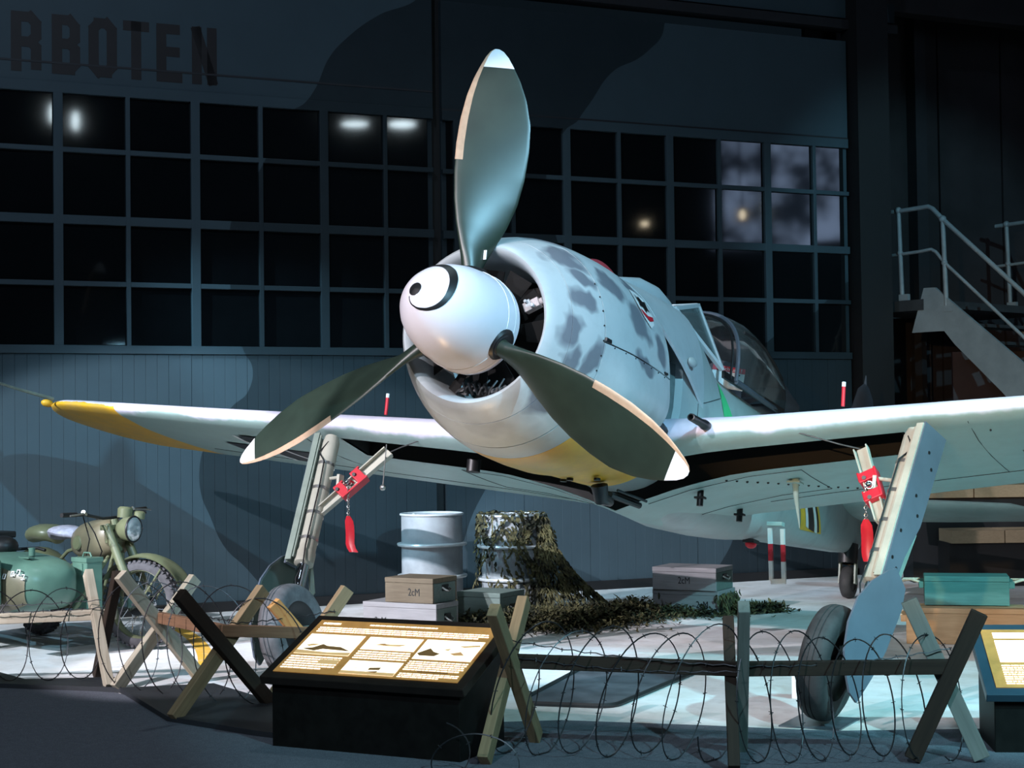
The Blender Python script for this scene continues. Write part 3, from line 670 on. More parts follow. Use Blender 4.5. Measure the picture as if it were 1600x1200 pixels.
for s in (-1, 1):
    b = AB(); b.tube([(s * .20, 1.45, .67), (s * .20, 1.85, .735), (s * .20, 2.1, .745), (s * .19, 2.35, .735), (s * .18, 2.6, .70)], [.02, .065, .075, .06, .02], 14); b.build('gun_bulge', M_COWL, deck, smooth=50)
    b = AB(); b.sphere((s * .55, 2.05, .26), .04, 12, 8, (.6, 1.6, .8)); b.build('deck_blister', M_FUS, deck, smooth=50)
    for k in range(6):   # cooling louvres in the recess behind the cowl
        y0 = 1.52 + .085 * k; b = AB(); b.loft([[Vector((s * (fus_x(y0, z) + .004), y0, z)), Vector((s * (fus_x(y0, z) + .035), y0 + .066, z)), Vector((s * (fus_x(y0, z) + .012), y0 + .072, z))] for z in (-.34, -.2, -.05, .1, .24)], True, True, True); b.build('exhaust_louvre', M_LOUV)
    b = AB(); b.tube([(s * .53, 1.42, -.24), (s * .56, 1.7, -.33), (s * .53, 2.02, -.36)], [.05, .045, .03], 10); b.build('exhaust_pipe', M_GUN, smooth=40)
b = AB(); b.loft([[Vector((s_ * .45, 1.4, z)) for s_, z in ((-1, -.5), (1, -.5), (1, .5), (-1, .5))], [Vector((s_ * .45, 1.401, z)) for s_, z in ((-1, -.5), (1, -.5), (1, .5), (-1, .5))]], True, True, True); b.build('firewall', M_WELL)
# red lettering strokes on the deck (illegible instruction stencil) and seams
for (ya, za, yb, zb) in ((1.42, .60, 1.75, .47), (1.75, .47, 2.1, .33)):
    pass
# green band on the fuselage side
b = AB(); R = []
for k in range(9):
    z = .33 - .05 * k; y = 2.93 + .035 * k; hw = .03 + .09 * sin(min(1, k / 6) * pi / 2); R.append([Vector((fus_x(y - hw + 2 * hw * j / 4, z) + .003, y - hw + 2 * hw * j / 4, z)) for j in range(5)])
b.loft(R, False); b.build('green_band', mat('bright_green_paint', (.06, .50, .20), .5, var=.08), fus, label='bright green painted band on the fuselage side')
b = AB()
for y0 in (2.35,): b.tube([(fus_x(y0, z) + .001, y0, z) for z in (.05, -.1, -.2, -.3, -.4)], .003, 4)
b.tube([(fus_x(2.4 + .1 * k, .06 + .03 * k) + .001, 2.4 + .1 * k, .06 + .03 * k) for k in range(6)], .003, 4); b.build('panel_seam', M_SEAM, fus)
# fuselage emblem panel under the far wing: yellow panel with black and white bars
EMB = {'y': (5.28, 6.12, -.315, -.25), 'w1': (5.48, 5.585, -.272, -.275), 'b': (5.60, 5.82, -.275, -.27), 'w2': (5.835, 5.94, -.27, -.265), 'e': (5.96, 6.03, -.255, -.25)}
def fus_patch(name, e, m, off, parent):
    yl, yr, zl, zr = e; b = AB(); R = []
    for i in range(9):
        u = i / 8; row = []; zb = zl + (zr - zl) * u
        for k in range(8):
            z = .02 + (zb - .02) * k / 7; y = yl + (yr - yl) * u + 2.2 * (-.2 - z); row.append(Vector((fus_x(y, z) + off, y, z)))
        R.append(row)
    b.loft(R, False); return b.build(name, m, parent)
yp = fus_patch('yellow_band', EMB['y'], M_YEL, .004, fus)
fus_patch('cross_white_bar', EMB['w1'], M_WHITE, .007, yp); fus_patch('cross_black_bar', EMB['b'], M_INK, .007, yp); fus_patch('cross_white_bar', EMB['w2'], M_WHITE, .007, yp); fus_patch('cross_black_edge', EMB['e'], M_INK, .007, yp)

# ---- windscreen, canopy
ws = AB(); F0 = [(-.24, 2.42, .745), (.24, 2.42, .745)]; T0 = [(-.185, 2.98, .925), (.185, 2.98, .925)]; Q0 = [(-.43, 2.90, .42), (.43, 2.90, .42)]
def pane(name, P, m, parent, t=.006):
    b = AB(); P = [Vector(p) for p in P]; nrm = (P[1] - P[0]).cross(P[2] - P[0]).normalized() * t; n_ = len(P)
    b.add(P + [p + nrm for p in P], [tuple(range(n_)), tuple(range(2 * n_ - 1, n_ - 1, -1))] + [(i, (i + 1) % n_, n_ + (i + 1) % n_, n_ + i) for i in range(n_)]); return b.build(name, m, parent)
wsf = AB()
for s in (0, 1):
    wsf.beam(F0[s], T0[s], .035, .03); wsf.beam(T0[s], Q0[s], .03, .03, (0, 1, 0)); wsf.beam(F0[s], Q0[s], .03, .03, (1, 0, 0))
wsf.beam(T0[0], T0[1], .035, .03); wsf.beam(F0[0], F0[1], .03, .03)
wsf.add([(-.185, 2.80, .88), (.185, 2.80, .88), (.19, 2.99, .935), (-.19, 2.99, .935), (-.19, 2.99, .915), (.19, 2.99, .915)], [(0, 1, 2, 3), (2, 5, 4, 3), (0, 1, 5, 4)])
wsf.add([(.20, 2.70, .835), (.19, 2.995, .935), (.225, 2.985, .855), (.215, 2.62, .785)], [(0, 1, 2, 3)])
wsf.add([(-.20, 2.70, .835), (-.19, 2.995, .935), (-.225, 2.985, .855), (-.215, 2.62, .785)], [(0, 1, 2, 3)])
wfr = wsf.build('windscreen_frame', M_COWL, bevel=.003)
for k in range(3): b = AB(); b.sphere((.212, 2.72 + .1 * k, .83 + .012 * k), .008, 6, 4); b.build('frame_bolt', M_GUN, wfr)
pane('windscreen_glass', [F0[0], F0[1], T0[1], T0[0]], M_GLASS, wfr); pane('side_glass', [F0[1], Q0[1], T0[1]], M_GLASS, wfr); pane('side_glass', [F0[0], T0[0], Q0[0]], M_GLASS, wfr)
CN = [(3.18, .43, .40, .955), (3.4, .43, .40, 1.005), (3.65, .42, .40, 1.03), (3.95, .40, .41, 1.02), (4.25, .37, .43, .955), (4.55, .335, .46, .86), (4.85, .30, .52, .78), (5.15, .25, .60, .735)]
def arch(y, w, zb, zt, N=24, off=0., ylean=.10):
    out = []
    for k in range(N + 1):
        a = pi * k / N; s_ = sin(a) ** .62; x = (w + off) * (abs(cos(a)) ** .72) * (1 if cos(a) >= 0 else -1)
        out.append(Vector((x, y + ylean * s_, zb + (zt + off - zb) * s_)))
    return out
b = AB(); b.loft([arch(*c) for c in CN[:7]], False); cg = b.build('canopy_glass', M_GLASS, smooth=60)
b = AB()
A0 = arch(*CN[0], off=.004); b.tube(A0, .016, 6)
for s in (0, -1): b.tube([arch(*c, off=.004)[s] for c in CN], .02, 6)
b.loft([arch(*c, off=.004) for c in CN[5:]], False)
b.build('canopy_frame', M_DOORP, smooth=40)
b = AB(); b.tube(arch(3.10, .42, .40, .93, off=.0), .010, 6); b.build('rubber_seal', M_INK, cg, smooth=40)
b = AB(); b.tube([arch(*c)[24 // 2 - 7] for c in CN[1:6]], .012, 5); b.build('canopy_rail_seam', M_SEAM, cg)
# cockpit: headrest, seat hump and the warning board
b = AB(); b.lathe([(0, .17), (.02, .17)], (0, 4.0, .60), (0, 1, .25), 24, True); b.box((0, 4.02, .45), (.34, .03, .3)); b.build('head_armour', M_DOORP, smooth=30)
b = AB(); b.loft([[Vector((x, 4.05, .45)), Vector((x, 4.6, .62)), Vector((x, 4.9, .68))] for x in (-.1, .1)], False); b.build('headrest_strut', M_DOORP)
for s in (-1, 1): AB().beam((s * .42, 2.95, .40), (s * .38, 4.4, .44), .02, .05).build('cockpit_sill', M_INK)
BO = Vector((.30, 3.36, .475))
b = AB(); Mb = frame_matrix(BO, Vector((.90, .42, -.10)).normalized(), Vector((.04, .14, .99)).normalized(), Vector((.43, -.90, .1)).normalized())
board = empty('warning_board', (0, 0, 0), label='white board with a red warning header lying inside the cockpit', cat='sign')
MB().box((0, 0, 0), (.24, .17, .006), Mb.to_3x3()).build('board', M_WHITE, board, M=AM @ Matrix.Translation(BO))
MB().box((0, .065, .004), (.24, .04, .004)).build('red_header', M_RED, board, M=AM @ Mb)
text_mesh('header_lettering', 'Achtung !', .040, M_WHITE, AM @ Mb @ Matrix.Translation((.02, .063, .007)), board)
MB().box((.07, .01, .005), (.012, .035, .003)).box((.078, .03, .005), (.018, .012, .003)).build('board_mark', M_INK, board, M=AM @ Mb)
# red cover strap over the gun trough
cover = AB(); rc = []
for k in range(9):
    u = k / 8; y = 1.36 + .60 * u; z = .775 + .03 * u + .06 * sin(pi * min(1, u * 1.25)) ** .7 * (1 - .3 * u) + (0 if u else -.01)
    rc.append([Vector((-.22, y, z - .07)), Vector((-.17, y, z)), Vector((.06, y, z)), Vector((.11, y, z - .08))])
cover.loft(rc, False); cover.loft([[p - Vector((0, 0, .012)) for p in r] for r in rc], False)
gc = MB.build(cover, 'gun_trough_cover', M_REDF, None, M=AM, smooth=50); tag(gc, 'red fabric cover strapped over the gun troughs on the nose', 'cover')

# ---- wings
def wing_st(x):
    """LE(y,z), TE(y,z), thickness up, thickness low"""
    ley = 1.61 + .09 * (x - .85); lez = -.29 + .095 * (x - 1); tey = 3.85 - .136 * (x - .6); tez = -.395 + .098 * (x - 1)
    if x < .85: ley = 1.61; lez = -.30 - .03 * (.85 - x)
    if x > 4.75:
        u = min(1, (x - 4.75) / .5); sh = 1 - sqrt(max(0, 1 - u * u)); m = ley * .55 + tey * .45; mz = lez * .55 + tez * .45
        ley += (m - ley) * sh * .97; tey += (m - tey) * sh * .97; lez += (mz - lez) * sh * .97; tez += (mz - tez) * sh * .97
    c = tey - ley; t = c * (.15 - .055 * min(1, x / 5)); tu, tl = t * .62, t * .40
    if x < 1.0: tl += (1 - x / 1.0) ** 1.6 * .20
    return ley, lez, tey, tez, tu, tl
UPT = [1, .94, .85, .72, .58, .44, .31, .22, .15, .10, .06, .032, .014, .004, 0]
LOT = [.004, .014, .030, .050, .068, .26, .34, .46, .58, .70, .82, .92, 1]
def foil(t): return 2.969 * (sqrt(t) * .2969 * 3.368 - .126 * t * 3.368 - .3516 * t * t * 3.368 + .2843 * t ** 3 * 3.368 - .1015 * t ** 4 * 3.368) / 2.969 * 1.0
FM = max(foil(t / 100) for t in range(101))
def wing_ring(x, s):
    ley, lez, tey, tez, tu, tl = wing_st(x); out = []
    for t in UPT: out.append(Vector((s * x, ley + (tey - ley) * t, lez + (tez - lez) * t + tu * foil(t) / FM)))
    for t in LOT[:-1]: out.append(Vector((s * x, ley + (tey - ley) * t, lez + (tez - lez) * t - tl * foil(t) / FM)))
    return out
NU = len(UPT)
def wing_low(x, t):
    ley, lez, tey, tez, tu, tl = wing_st(abs(x)); return Vector((x, ley + (tey - ley) * t, lez + (tez - lez) * t - tl * foil(t) / FM))
XS = [0, .2, .4, .6, .8, .95, 1.1, 1.3, 1.5, 1.7, 1.9, 2.02, 2.14, 2.5, 3, 3.5, 3.9, 4.1, 4.3, 4.5, 4.7, 4.85, 4.97, 5.07, 5.15, 5.21, 5.245, 5.25]
def wing_paint():
    """violet grey above, pale below, yellow under the tips, ragged sprayed line along the leading edge"""
    m = bpy.data.materials.new('wing_paint'); m.use_nodes = True; g = NT(m)
    o = g.obj(); sp = g.new('ShaderNodeSeparateXYZ'); g.l.new(o, sp.inputs[0])
    ax = g.math('ABSOLUTE', sp.outputs[0])
    lez = g.math('ADD', g.math('MULTIPLY', ax, .095), -.435)
    nz = g.noise(2.3, 4, .6, o)
    h = g.math('SUBTRACT', sp.outputs[2], g.math('ADD', lez, g.ramp(nz, .3, .7, .0, .05)))
    up = g.ramp(h, -.005, .02)
    gn = g.new('ShaderNodeNewGeometry')
    c = g.mix(up, (.31, .44, .42), (.74, .71, .86))
    yl = g.math('MULTIPLY', g.math('GREATER_THAN', ax, 4.22), g.math('LESS_THAN', h, .05))
    c = g.mix(yl, c, (.80, .44, .03))
    c = g.mix(g.ramp(g.noise(6, 6, .65, o), .42, .8, 0, .3), c, (.20, .24, .22))
    g.l.new(c, g.b.inputs['Base Color']); g.b.inputs['Roughness'].default_value = .42; g.b.inputs['Specular IOR Level'].default_value = .4
    return m
M_WING = wing_paint(); wpaint(M_WING)
b = AB()
for s in (1, -1):
    R = [wing_ring(x, s) for x in XS]; n = len(R[0]); w0 = NU + 4 - 0
    def skip(i, j): return XS[i] < 2.02 and j == NU + 4 - 0
    b.loft(R, True, skip=skip)
wing = b.build('wing', M_WING, smooth=50)
# near-black sheets put in for the shade inside the wheel wells
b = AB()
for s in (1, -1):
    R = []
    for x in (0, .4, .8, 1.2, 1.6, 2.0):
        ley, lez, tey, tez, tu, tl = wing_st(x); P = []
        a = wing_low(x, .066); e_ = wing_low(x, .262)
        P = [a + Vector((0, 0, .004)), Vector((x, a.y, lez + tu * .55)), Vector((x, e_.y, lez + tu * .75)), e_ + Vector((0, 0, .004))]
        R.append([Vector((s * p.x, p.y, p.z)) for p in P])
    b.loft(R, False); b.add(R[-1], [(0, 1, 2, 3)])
b.build('wheel_well_shade', M_WELL, wing)
# outer end of each well: skin plate up to the leg
# wing markings beneath: black and white cross arms
def under_patch(name, quad, m, off=.005):
    b = AB(); R = []
    (x0, t0), (x1, t1), (x2, t2), (x3, t3) = quad
    for k in range(7):
        u = k / 6; R.append([wing_low(x0 + (x1 - x0) * u, t0 + (t1 - t0) * u) - Vector((0, 0, off)), wing_low(x3 + (x2 - x3) * u, t3 + (t2 - t3) * u) - Vector((0, 0, off))])
    b.loft(R, False); return b.build(name, m, wing)
for s in (-1, 1):
    under_patch('wing_cross_arm', [(s * 2.95, .18), (s * 2.95, .70), (s * 3.15, .70), (s * 3.15, .18)], M_INK)
    under_patch('wing_cross_arm', [(s * 2.6, .36), (s * 2.6, .52), (s * 3.5, .52), (s * 3.5, .36)], M_INK, .006)
    for a in (2.91, 3.17): under_patch('wing_cross_edge', [(s * a, .18), (s * a, .70), (s * (a + .03), .70), (s * (a + .03), .18)], M_WHITE, .007)
# seams, hinge lines and hatch screws
b = AB()
for s in (1, -1):
    b.tube([wing_low(s * x, .70) - Vector((0, 0, .002)) for x in (.75, 1.2, 2, 3, 4)], .0022, 4)
    b.tube([wing_low(s * 2.4, t) - Vector((0, 0, .002)) for t in (.04, .2, .4, .6, .7)], .002, 4)
    b.tube([wing_low(s * 1.25, t) - Vector((0, 0, .002)) for t in (.30, .4, .5, .62)], .0022, 4)
    b.tube([wing_low(s * x, .30) - Vector((0, 0, .003)) for x in (.2, .5, .9, 1.25)], .0022, 4)
    b.tube([wing_low(s * x, .62) - Vector((0, 0, .003)) for x in (.1, .5, .9, 1.25)], .0022, 4)
b.build('panel_seam', M_SEAM, wing)
for k in range(14): b = AB(); b.sphere(wing_low(.75 + .05 * k, .30 + .028 * k), .010, 6, 4); b.build('hatch_screw', M_GUN, wing)
for k in range(5): b = AB(); b.sphere(wing_low(2.5 + .2 * k, .12), .007, 6, 4); b.build('hatch_screw', M_GUN, wing)
# fittings under the wing
for (x, t, h, r) in ((.535, .34, .10, .022), (.50, .72, .09, .022), (-.98, .16, .07, .05)):
    p = wing_low(x, t); b = AB(); b.cyl(p + Vector((0, 0, .02)), p - Vector((0, 0, h)), r, 10); (b.box(p - Vector((0, 0, h * .45)), (r * 3.2, r * 2.2, .014)) if r < .03 else None); b.build('ejector_stub', M_INK, wing, smooth=40)
p = wing_low(1.13, .42); b = AB(); b.tube([p + Vector((0, 0, .02)), p - Vector((0, -.03, .1)), p - Vector((0, -.14, .30))], [.026, .018, .003], 10); b.box(p - Vector((0, 0, .02)), (.09, .09, .012)); b.build('whip_aerial', M_UNDER, wing, smooth=40)
p = Vector((.12, 4.55, -.565)); b = AB(); b.box(p, (.09, .14, .03)); b.build('lamp_base', M_GUN, wing); b = AB(); b.sphere(p - Vector((0, 0, .02)), .045, 12, 6, (1, 1.3, .8)); b.build('belly_lamp', M_RED, wing, smooth=60, label='red lamp under the belly')
# cannon barrels at the wing roots
for s in (1, -1):
    b = AB(); q = Vector((s * .85, 1.62, -.265)); b.lathe([(0, .030), (.02, .032), (.06, .032), (.07, .026), (.27, .024), (.272, .017), (.22, .015)], q, (0, -1, 0), 16, False); b.build('cannon_barrel', M_GUN, smooth=40)
    b = AB(); b.tube([(1.5 if s > 0 else -1.95, 2.3, .0), (1.5 if s > 0 else -1.95, 2.3, .13)], .012, 8); b.build('gear_indicator_pin', M_RED, wing, smooth=40); b = AB(); b.cyl((1.5 if s > 0 else -1.95, 2.3, .13), (1.5 if s > 0 else -1.95, 2.3, .16), .013, 8); b.build('indicator_tip', M_WHITE, wing)
# pitot tube and tip lamp on the far wing
b = AB(); b.tube([(-4.95, 2.0, .115), (-5.0, 1.62, .118), (-5.0, 1.38, .12)], [.016, .011, .011], 8); pt = b.build('pitot_tube', M_GREENGREY, smooth=40); b = AB(); b.tube([(-5.0, 1.42, .12), (-5.0, 1.30, .12), (-5.0, 1.02, .12)], [.018, .018, .006], 8); b.build('pitot_head', M_EDGE, pt, smooth=40)
b = AB(); b.sphere((-5.16, 2.16, .12), .045, 12, 8, (1, 1.3, .7)); b.build('wingtip_lamp', M_YEL, wing, smooth=60)
b = AB(); b.tube([(-1.55, 1.73, -.34), (-1.55, 1.74, -.62)], .004, 5); b.sphere((-1.55, 1.74, -.64), .022, 8, 6); b.build('plumb_indicator', M_ALU, wing, smooth=40)

# ---- tail
def surf(name, st, m, parent=FW, **kw):
    """st: list of (LE point, TE point, thickness, normal)"""
    b = AB(); R = []
    for le, te, t, nr in st:
        le, te, nr = Vector(le), Vector(te), Vector(nr); row = []
        for u in (0, .03, .12, .3, .6, 1, .6, .3, .12, .03):
            k = len(row); sg = 1 if k <= 5 else -1; row.append(le + (te - le) * u + nr * sg * t * foil(u) / FM * (0 if u in (0, 1) else 1))
        R.append(row)
    b.loft(R, True, True, True); return b.build(name, m, parent, smooth=45, **kw)
surf('tail_fin', [((0, 6.75, .42), (0, 8.32, .25), .07, (1, 0, 0)), ((0, 7.25, .85), (0, 8.36, .8), .06, (1, 0, 0)), ((0, 7.55, 1.2), (0, 8.33, 1.2), .045, (1, 0, 0)), ((0, 7.72, 1.42), (0, 8.22, 1.42), .03, (1, 0, 0)), ((0, 7.88, 1.5), (0, 8.08, 1.5), .012, (1, 0, 0))], M_DOORP)
b = AB(); b.tube([(0, 7.93, 1.48), (0, 7.95, 1.60)], [.02, .006], 8); b.build('aerial_post', M_DOORP, smooth=40)
for s in (1, -1): surf('tailplane', [((s * .05, 6.82, .16), (s * .05, 7.85, .12), .055, (0, 0, 1)), ((s * .9, 6.90, .16), (s * .9, 7.83, .12), .05, (0, 0, 1)), ((s * 1.6, 7.02, .16), (s * 1.6, 7.72, .12), .038, (0, 0, 1)), ((s * 1.78, 7.15, .15), (s * 1.78, 7.6, .13), .015, (0, 0, 1))], M_UNDER)

# ---- main landing gear
def gear(s):
    T = Vector((2.11 if s > 0 else -2.03, 1.76, -.30)); A = w2a((1.935 if s > 0 else -1.83, -.09, .33)); D = (A - T).normalized(); L = (A - T).length
    root = empty('landing_gear', parent=FW)
    aft = Vector((0, 1, 0)); aft = (aft - D * aft.dot(D)).normalized(); out = D.cross(aft).normalized()
    if out.x * s < 0: out = -out
    P = lambda d, o=0., f=0.: T + D * d + out * o + aft * f
    ph = radians(20 if s > 0 else 3); af2 = aft * cos(ph) + out * sin(ph); ou2 = out * cos(ph) - aft * sin(ph)
    P2 = lambda d, o=0., f=0.: T + D * d + ou2 * o + af2 * f      # fairing axes, toed in at the front
    b = AB(); b.tube([P(-.02), P(.03), P(.90), P(.92), P(1.0), P(1.01)], [.05, .062, .062, .068, .068, .05], 18); st = b.build('main_strut', M_CREAM, root, smooth=40)
    b = AB(); b.tube([P(.98), P(L - .08)], .042, 16); b.build('oleo_piston', M_CHROME, root, smooth=40)
    b = AB(); b.tube([P(L - .14), P(L - .02)], .06, 14); b.tube([P(L, .10 ), P(L, -.17)], .035, 12); b.tube([P(L - .04, 0), P(L, -.06)], .05, 10); b.build('axle_fork', M_GREENGREY, root, smooth=40)
    # brake line and clips
    b = AB(); pts = [P(.05, -.02, -.055), P(.14, .03, -.07), P(.22, -.03, -.07), P(.4, -.035, -.066), P(.9, -.035, -.07), P(1.05, -.05, -.07), P(1.15, -.02, -.075), P(1.3, -.05, -.06)]; b.tube(pts, .0055, 6); b.build('brake_line', M_GUN, root, smooth=60)
    for d in (.22, .42, .62, .82): AB().tube([P(d - .012), P(d + .012)], .066, 16).build('strut_clip', M_ALU, root, smooth=40)
    b = AB(); b.tube([P(.93, 0, .05), P(1.13, 0, .16), P(1.36, 0, .06)], .02, 8); b.build('scissor_link', M_GREENGREY, root, smooth=40)
    b = AB(); b.cyl(P(.33, -.05), P(.33, -.14), .012, 8); b.box(P(.36, -.15), (.02, .06, .08)); b.build('door_hook', M_CREAM, root)
    # upper leg fairing: outer plate with a return flange along its front edge
    o0 = .095
    import mathutils.geometry as mg
    def plate(name, poly, o, th, m, par, label=None, curve=0.):
        b = AB(); n_ = len(poly)
        f = [P2(d, o + curve * (f_ ** 2), f_) for d, f_ in poly]; k = [P2(d, o + th + curve * (f_ ** 2), f_) for d, f_ in poly]
        t = mg.tessellate_polygon([[Vector((d, f_, 0)) for d, f_ in poly]])
        b.add(f + k, [tuple(q) for q in t] + [tuple(i + n_ for i in q) for q in t] + [(i, (i + 1) % n_, n_ + (i + 1) % n_, n_ + i) for i in range(n_)]); return b.build(name, m, par, label=label)
    up = plate('upper_leg_fairing', [(-.03, -.075), (-.05, .155), (.56, .135), (.80, .07), (.99, .05), (1.02, -.075)], o0, .014, M_DOORP, root)
    plate('fairing_liner', [(-.02, -.07), (-.04, .15), (.56, .13), (.80, .065), (.98, .045), (1.01, -.07)], o0 - .006, .005, M_GREENGREY, up)
    b = AB(); b.beam(P2(-.02, o0 - .018, -.078), P2(1.0, o0 - .018, -.082), .012, .045, ou2); b.beam(P2(.0, o0 - .05, -.072), P2(.98, o0 - .05, -.076), .012, .010, ou2); b.beam(P2(-.03, o0 - .02, .14), P2(.56, o0 - .02, .12), .01, .04, ou2); b.build('fairing_flange', M_CREAM if s > 0 else M_GREENGREY, up)
    for d in (.1, .34, .58, .80, .95): AB().beam(P2(d, o0 - .004, -.075), P(d, .052, -.04), .016, .012, D).build('fairing_bracket', M_WHITE, up)
    for d, f_ in ((.12, .03), (.20, .09), (.42, .02), (.52, .08), (.68, -.03), (.86, -.04), (.90, .02)): b = AB(); b.lathe([(0, .011), (.004, .011)], P2(d, o0 + .012, f_), ou2, 10); b.build('bolt_hole', M_INK, up)
    plate('rear_leg_strip', [(.58, .13), (.60, .165), (.98, .12), (.98, .075)], o0 - .03, .012, M_GREENGREY, up)
    # lower wheel fairing
    lowp = [(.92, -.02), (.97, -.08), (1.10, -.19), (1.24, -.26), (1.40, -.28), (1.56, -.25), (1.66, -.19), (1.74, -.12), (1.76, -.04), (1.58, .03), (1.38, .09), (1.10, .13), (.98, .11)]
    lf = plate('lower_wheel_fairing', lowp, o0 + .035, .012, M_DOORP, root, curve=-.12)
    plate('wheel_fairing_liner', [(d + .004 * (1 if d < 1.3 else -1), f_ * .97) for d, f_ in lowp], o0 + .029, .005, M_GREENDK, lf, curve=-.12)
    # wheel
    c = A + out * (-.105 if s > 0 else -.075) + AMi.to_3x3() @ Vector((0, -.05, 0)); ax = (out + D * .05).normalized(); R_, W_ = .322, .082
    prof = [(-W_ * .85, .20), (-W_ * 1.0, .235), (-W_ * .98, .275), (-W_ * .80, .303), (-W_ * .5, .317), (-W_ * .22, .3215), (-W_ * .2, .316), (-W_ * .14, .316), (-W_ * .12, .322), (W_ * .12, .322), (W_ * .14, .316), (W_ * .2, .316), (W_ * .22, .3215), (W_ * .5, .317), (W_ * .8, .303), (W_ * .98, .275), (W_, .235), (W_ * .85, .20)]
    b = AB(); b.lathe(prof, c, ax, 56, False); ty = b.build('main_tyre', M_TYRE if s > 0 else M_TYREL, root, smooth=50)
    b = AB(); b.lathe([(-.07, .205), (-.05, .19), (-.02, .12), (-.03, .06), (-.06, .05), (-.062, .02)], c, ax, 36, False); b.lathe([(.07, .205), (.05, .19), (.02, .12), (.03, .06), (.06, .05), (.062, .02)], c, ax, 36, False); b.build('wheel_hub', M_INK, root, smooth=40)
    # drag brace with channel section
    e0 = P(.60, -.05); e1 = Vector((1.78 if s > 0 else -1.56, 1.80, -.38)); q = (e1 - e0).normalized(); b = AB(); w_ = q.cross(Vector((0, 1, 0))).normalized()
    b.beam(e0, e1, .012, .06, w_); b.beam(e0 + w_ * .03 - Vector((0, .018, 0)), e1 + w_ * .04 - Vector((0, .018, 0)), .045, .008, w_); b.beam(e0 - w_ * .03 - Vector((0, .018, 0)), e1 - w_ * .04 - Vector((0, .018, 0)), .045, .008, w_); br = b.build('drag_brace', M_CREAM, root)
    b = AB(); b.tube([e1, e1 + Vector((-s * .12, -.06, .02)), e1 + Vector((-s * .42, -.1, .10))], .0045, 6); b.build('retraction_cable', M_DULL, br, smooth=40)
    m = e0 + (e1 - e0) * .46; return root, m, q, w_
import itertools
GR = {s: gear(s) for s in (1, -1)}
# red locks clamped on the drag braces, with chains and red tags
for s, lab, lab2 in ((1, 'red gear lock clamp on the brace of the right hand leg', 'red fabric tag hanging by the right hand landing gear leg'), (-1, 'red and pink gear lock clamp on the brace of the left hand leg', 'red curved tag hanging beside the left hand landing gear leg')):
    root, m, q, w_ = GR[s]
    lk = empty('gear_lock', label=lab, cat='lock', group='landing gear locks')
    def LB(b, name, mt, par, **kw): return MB.build(b, name, mt, par, M=AM, **kw)
    f = Vector((0, -1, 0)); b = MB(); 
    for d in (-.075, .075): b.beam(m + q * (d - .035) + f * .035, m + q * (d + .035) + f * .035, .04, .115, w_); b.beam(m + q * (d - .035) + w_ * .055, m + q * (d + .035) + w_ * .055, .09, .014, w_)
    b.beam(m - q * .11 - w_ * .052 + f * .02, m + q * .11 - w_ * .052 + f * .02, .075, .014, w_)
    LB(b, 'lock_body', M_RED, lk, bevel=.004)
    b = MB(); b.cyl(m + f * .02, m + f * .075, .024, 14); b.sphere(m + f * .08, .02, 10, 6); LB(b, 'lock_nut', M_CHROME, lk, smooth=40)
    b = MB()
    for d in (-.085, .07): b.cyl(m + q * d + f * .05 + w_ * .02, m + q * d + f * .068 + w_ * .02, .013, 8)
    LB(b, 'lock_screw', M_INK, lk)
    c0 = m - q * .02 - w_ * .03 + f * .07 - Vector((.055 if s > 0 else 0, 0, 0)); dn = AMi.to_3x3() @ Vector((0, 0, -1)); b = MB()
    for k in range(9): p = c0 + dn * (.022 * k) + q * .0; b.torus(p, (1, 0, 0) if k % 2 else (0, 1, 0), .010, .003, 10, 5)
    LB(b, 'lock_chain', M_ALU, lk, smooth=50)
    tg = empty('warning_tag', label=lab2, cat='tag', group='red warning tags')
    b = MB(); c1 = c0 + dn * .20; sd = Vector((1, 0, 0)); R = []
    for k in range(9):
        u = k / 8; bend = .045 * max(0, u - .7) ** 2 * 10 * (1 if s < 0 else .4); wd = .036 * (1 - .55 * (1 - min(1, u * 5)) ** 2)
        p = c1 + dn * (.245 * u) + sd * bend + Vector((0, .02 * sin(u * 3), 0)); R.append([p - sd * wd + f * .0, p - sd * wd * .3 + f * .014, p + sd * wd * .3 + f * .014, p + sd * wd + f * .0, p + sd * wd * .3 - f * .008, p - sd * wd * .3 - f * .008])
    b.loft(R, True, True, True); LB(b, 'tag_body', M_RED, tg, smooth=50)
    b = MB(); b.torus(c1 + dn * .0, (0, 1, 0), .010, .003, 10, 5); LB(b, 'tag_ring', M_ALU, tg)
# yellow tag end seen below the right-hand red tag
# tail wheel
tw = empty('tail_gear', parent=FW)
for dx, nm in ((.0, 'tail_tyre'),):
    c = w2a((dx, 6.45, .155)); ax = Vector((1, 0, 0)); b = AB(); b.lathe([(-.05, .08), (-.06, .11), (-.045, .142), (0, .155), (.045, .142), (.06, .11), (.05, .08)], c, ax, 32, False); b.build(nm, M_TYRE, tw, smooth=50); b = AB(); b.lathe([(-.045, .085), (-.03, .05), (-.05, .02), (.05, .02), (.03, .05), (.045, .085)], c, ax, 24); b.build('tail_wheel_hub', M_GUN, tw, smooth=40)
    b = AB(); b.box(c + Vector((.075, -.03, .10)), (.02, .07, .24)); b.box(c + Vector((-.075, -.03, .10)), (.02, .07, .24)); b.tube([c + Vector((0, -.05, .20)), c + Vector((0, -.1, .42))], [.05, .05], 12); b.build('tail_wheel_fork', M_GREENGREY, tw, bevel=.004)
    b = AB(); b.loft([[c + Vector((.09 * cos(a), -.05 + .12 * sin(a), z)) for a in [2 * pi * k / 14 for k in range(14)]] for z in (.17, .24, .36)], True); b.build('tail_wheel_gaiter', M_INK, tw, smooth=50)
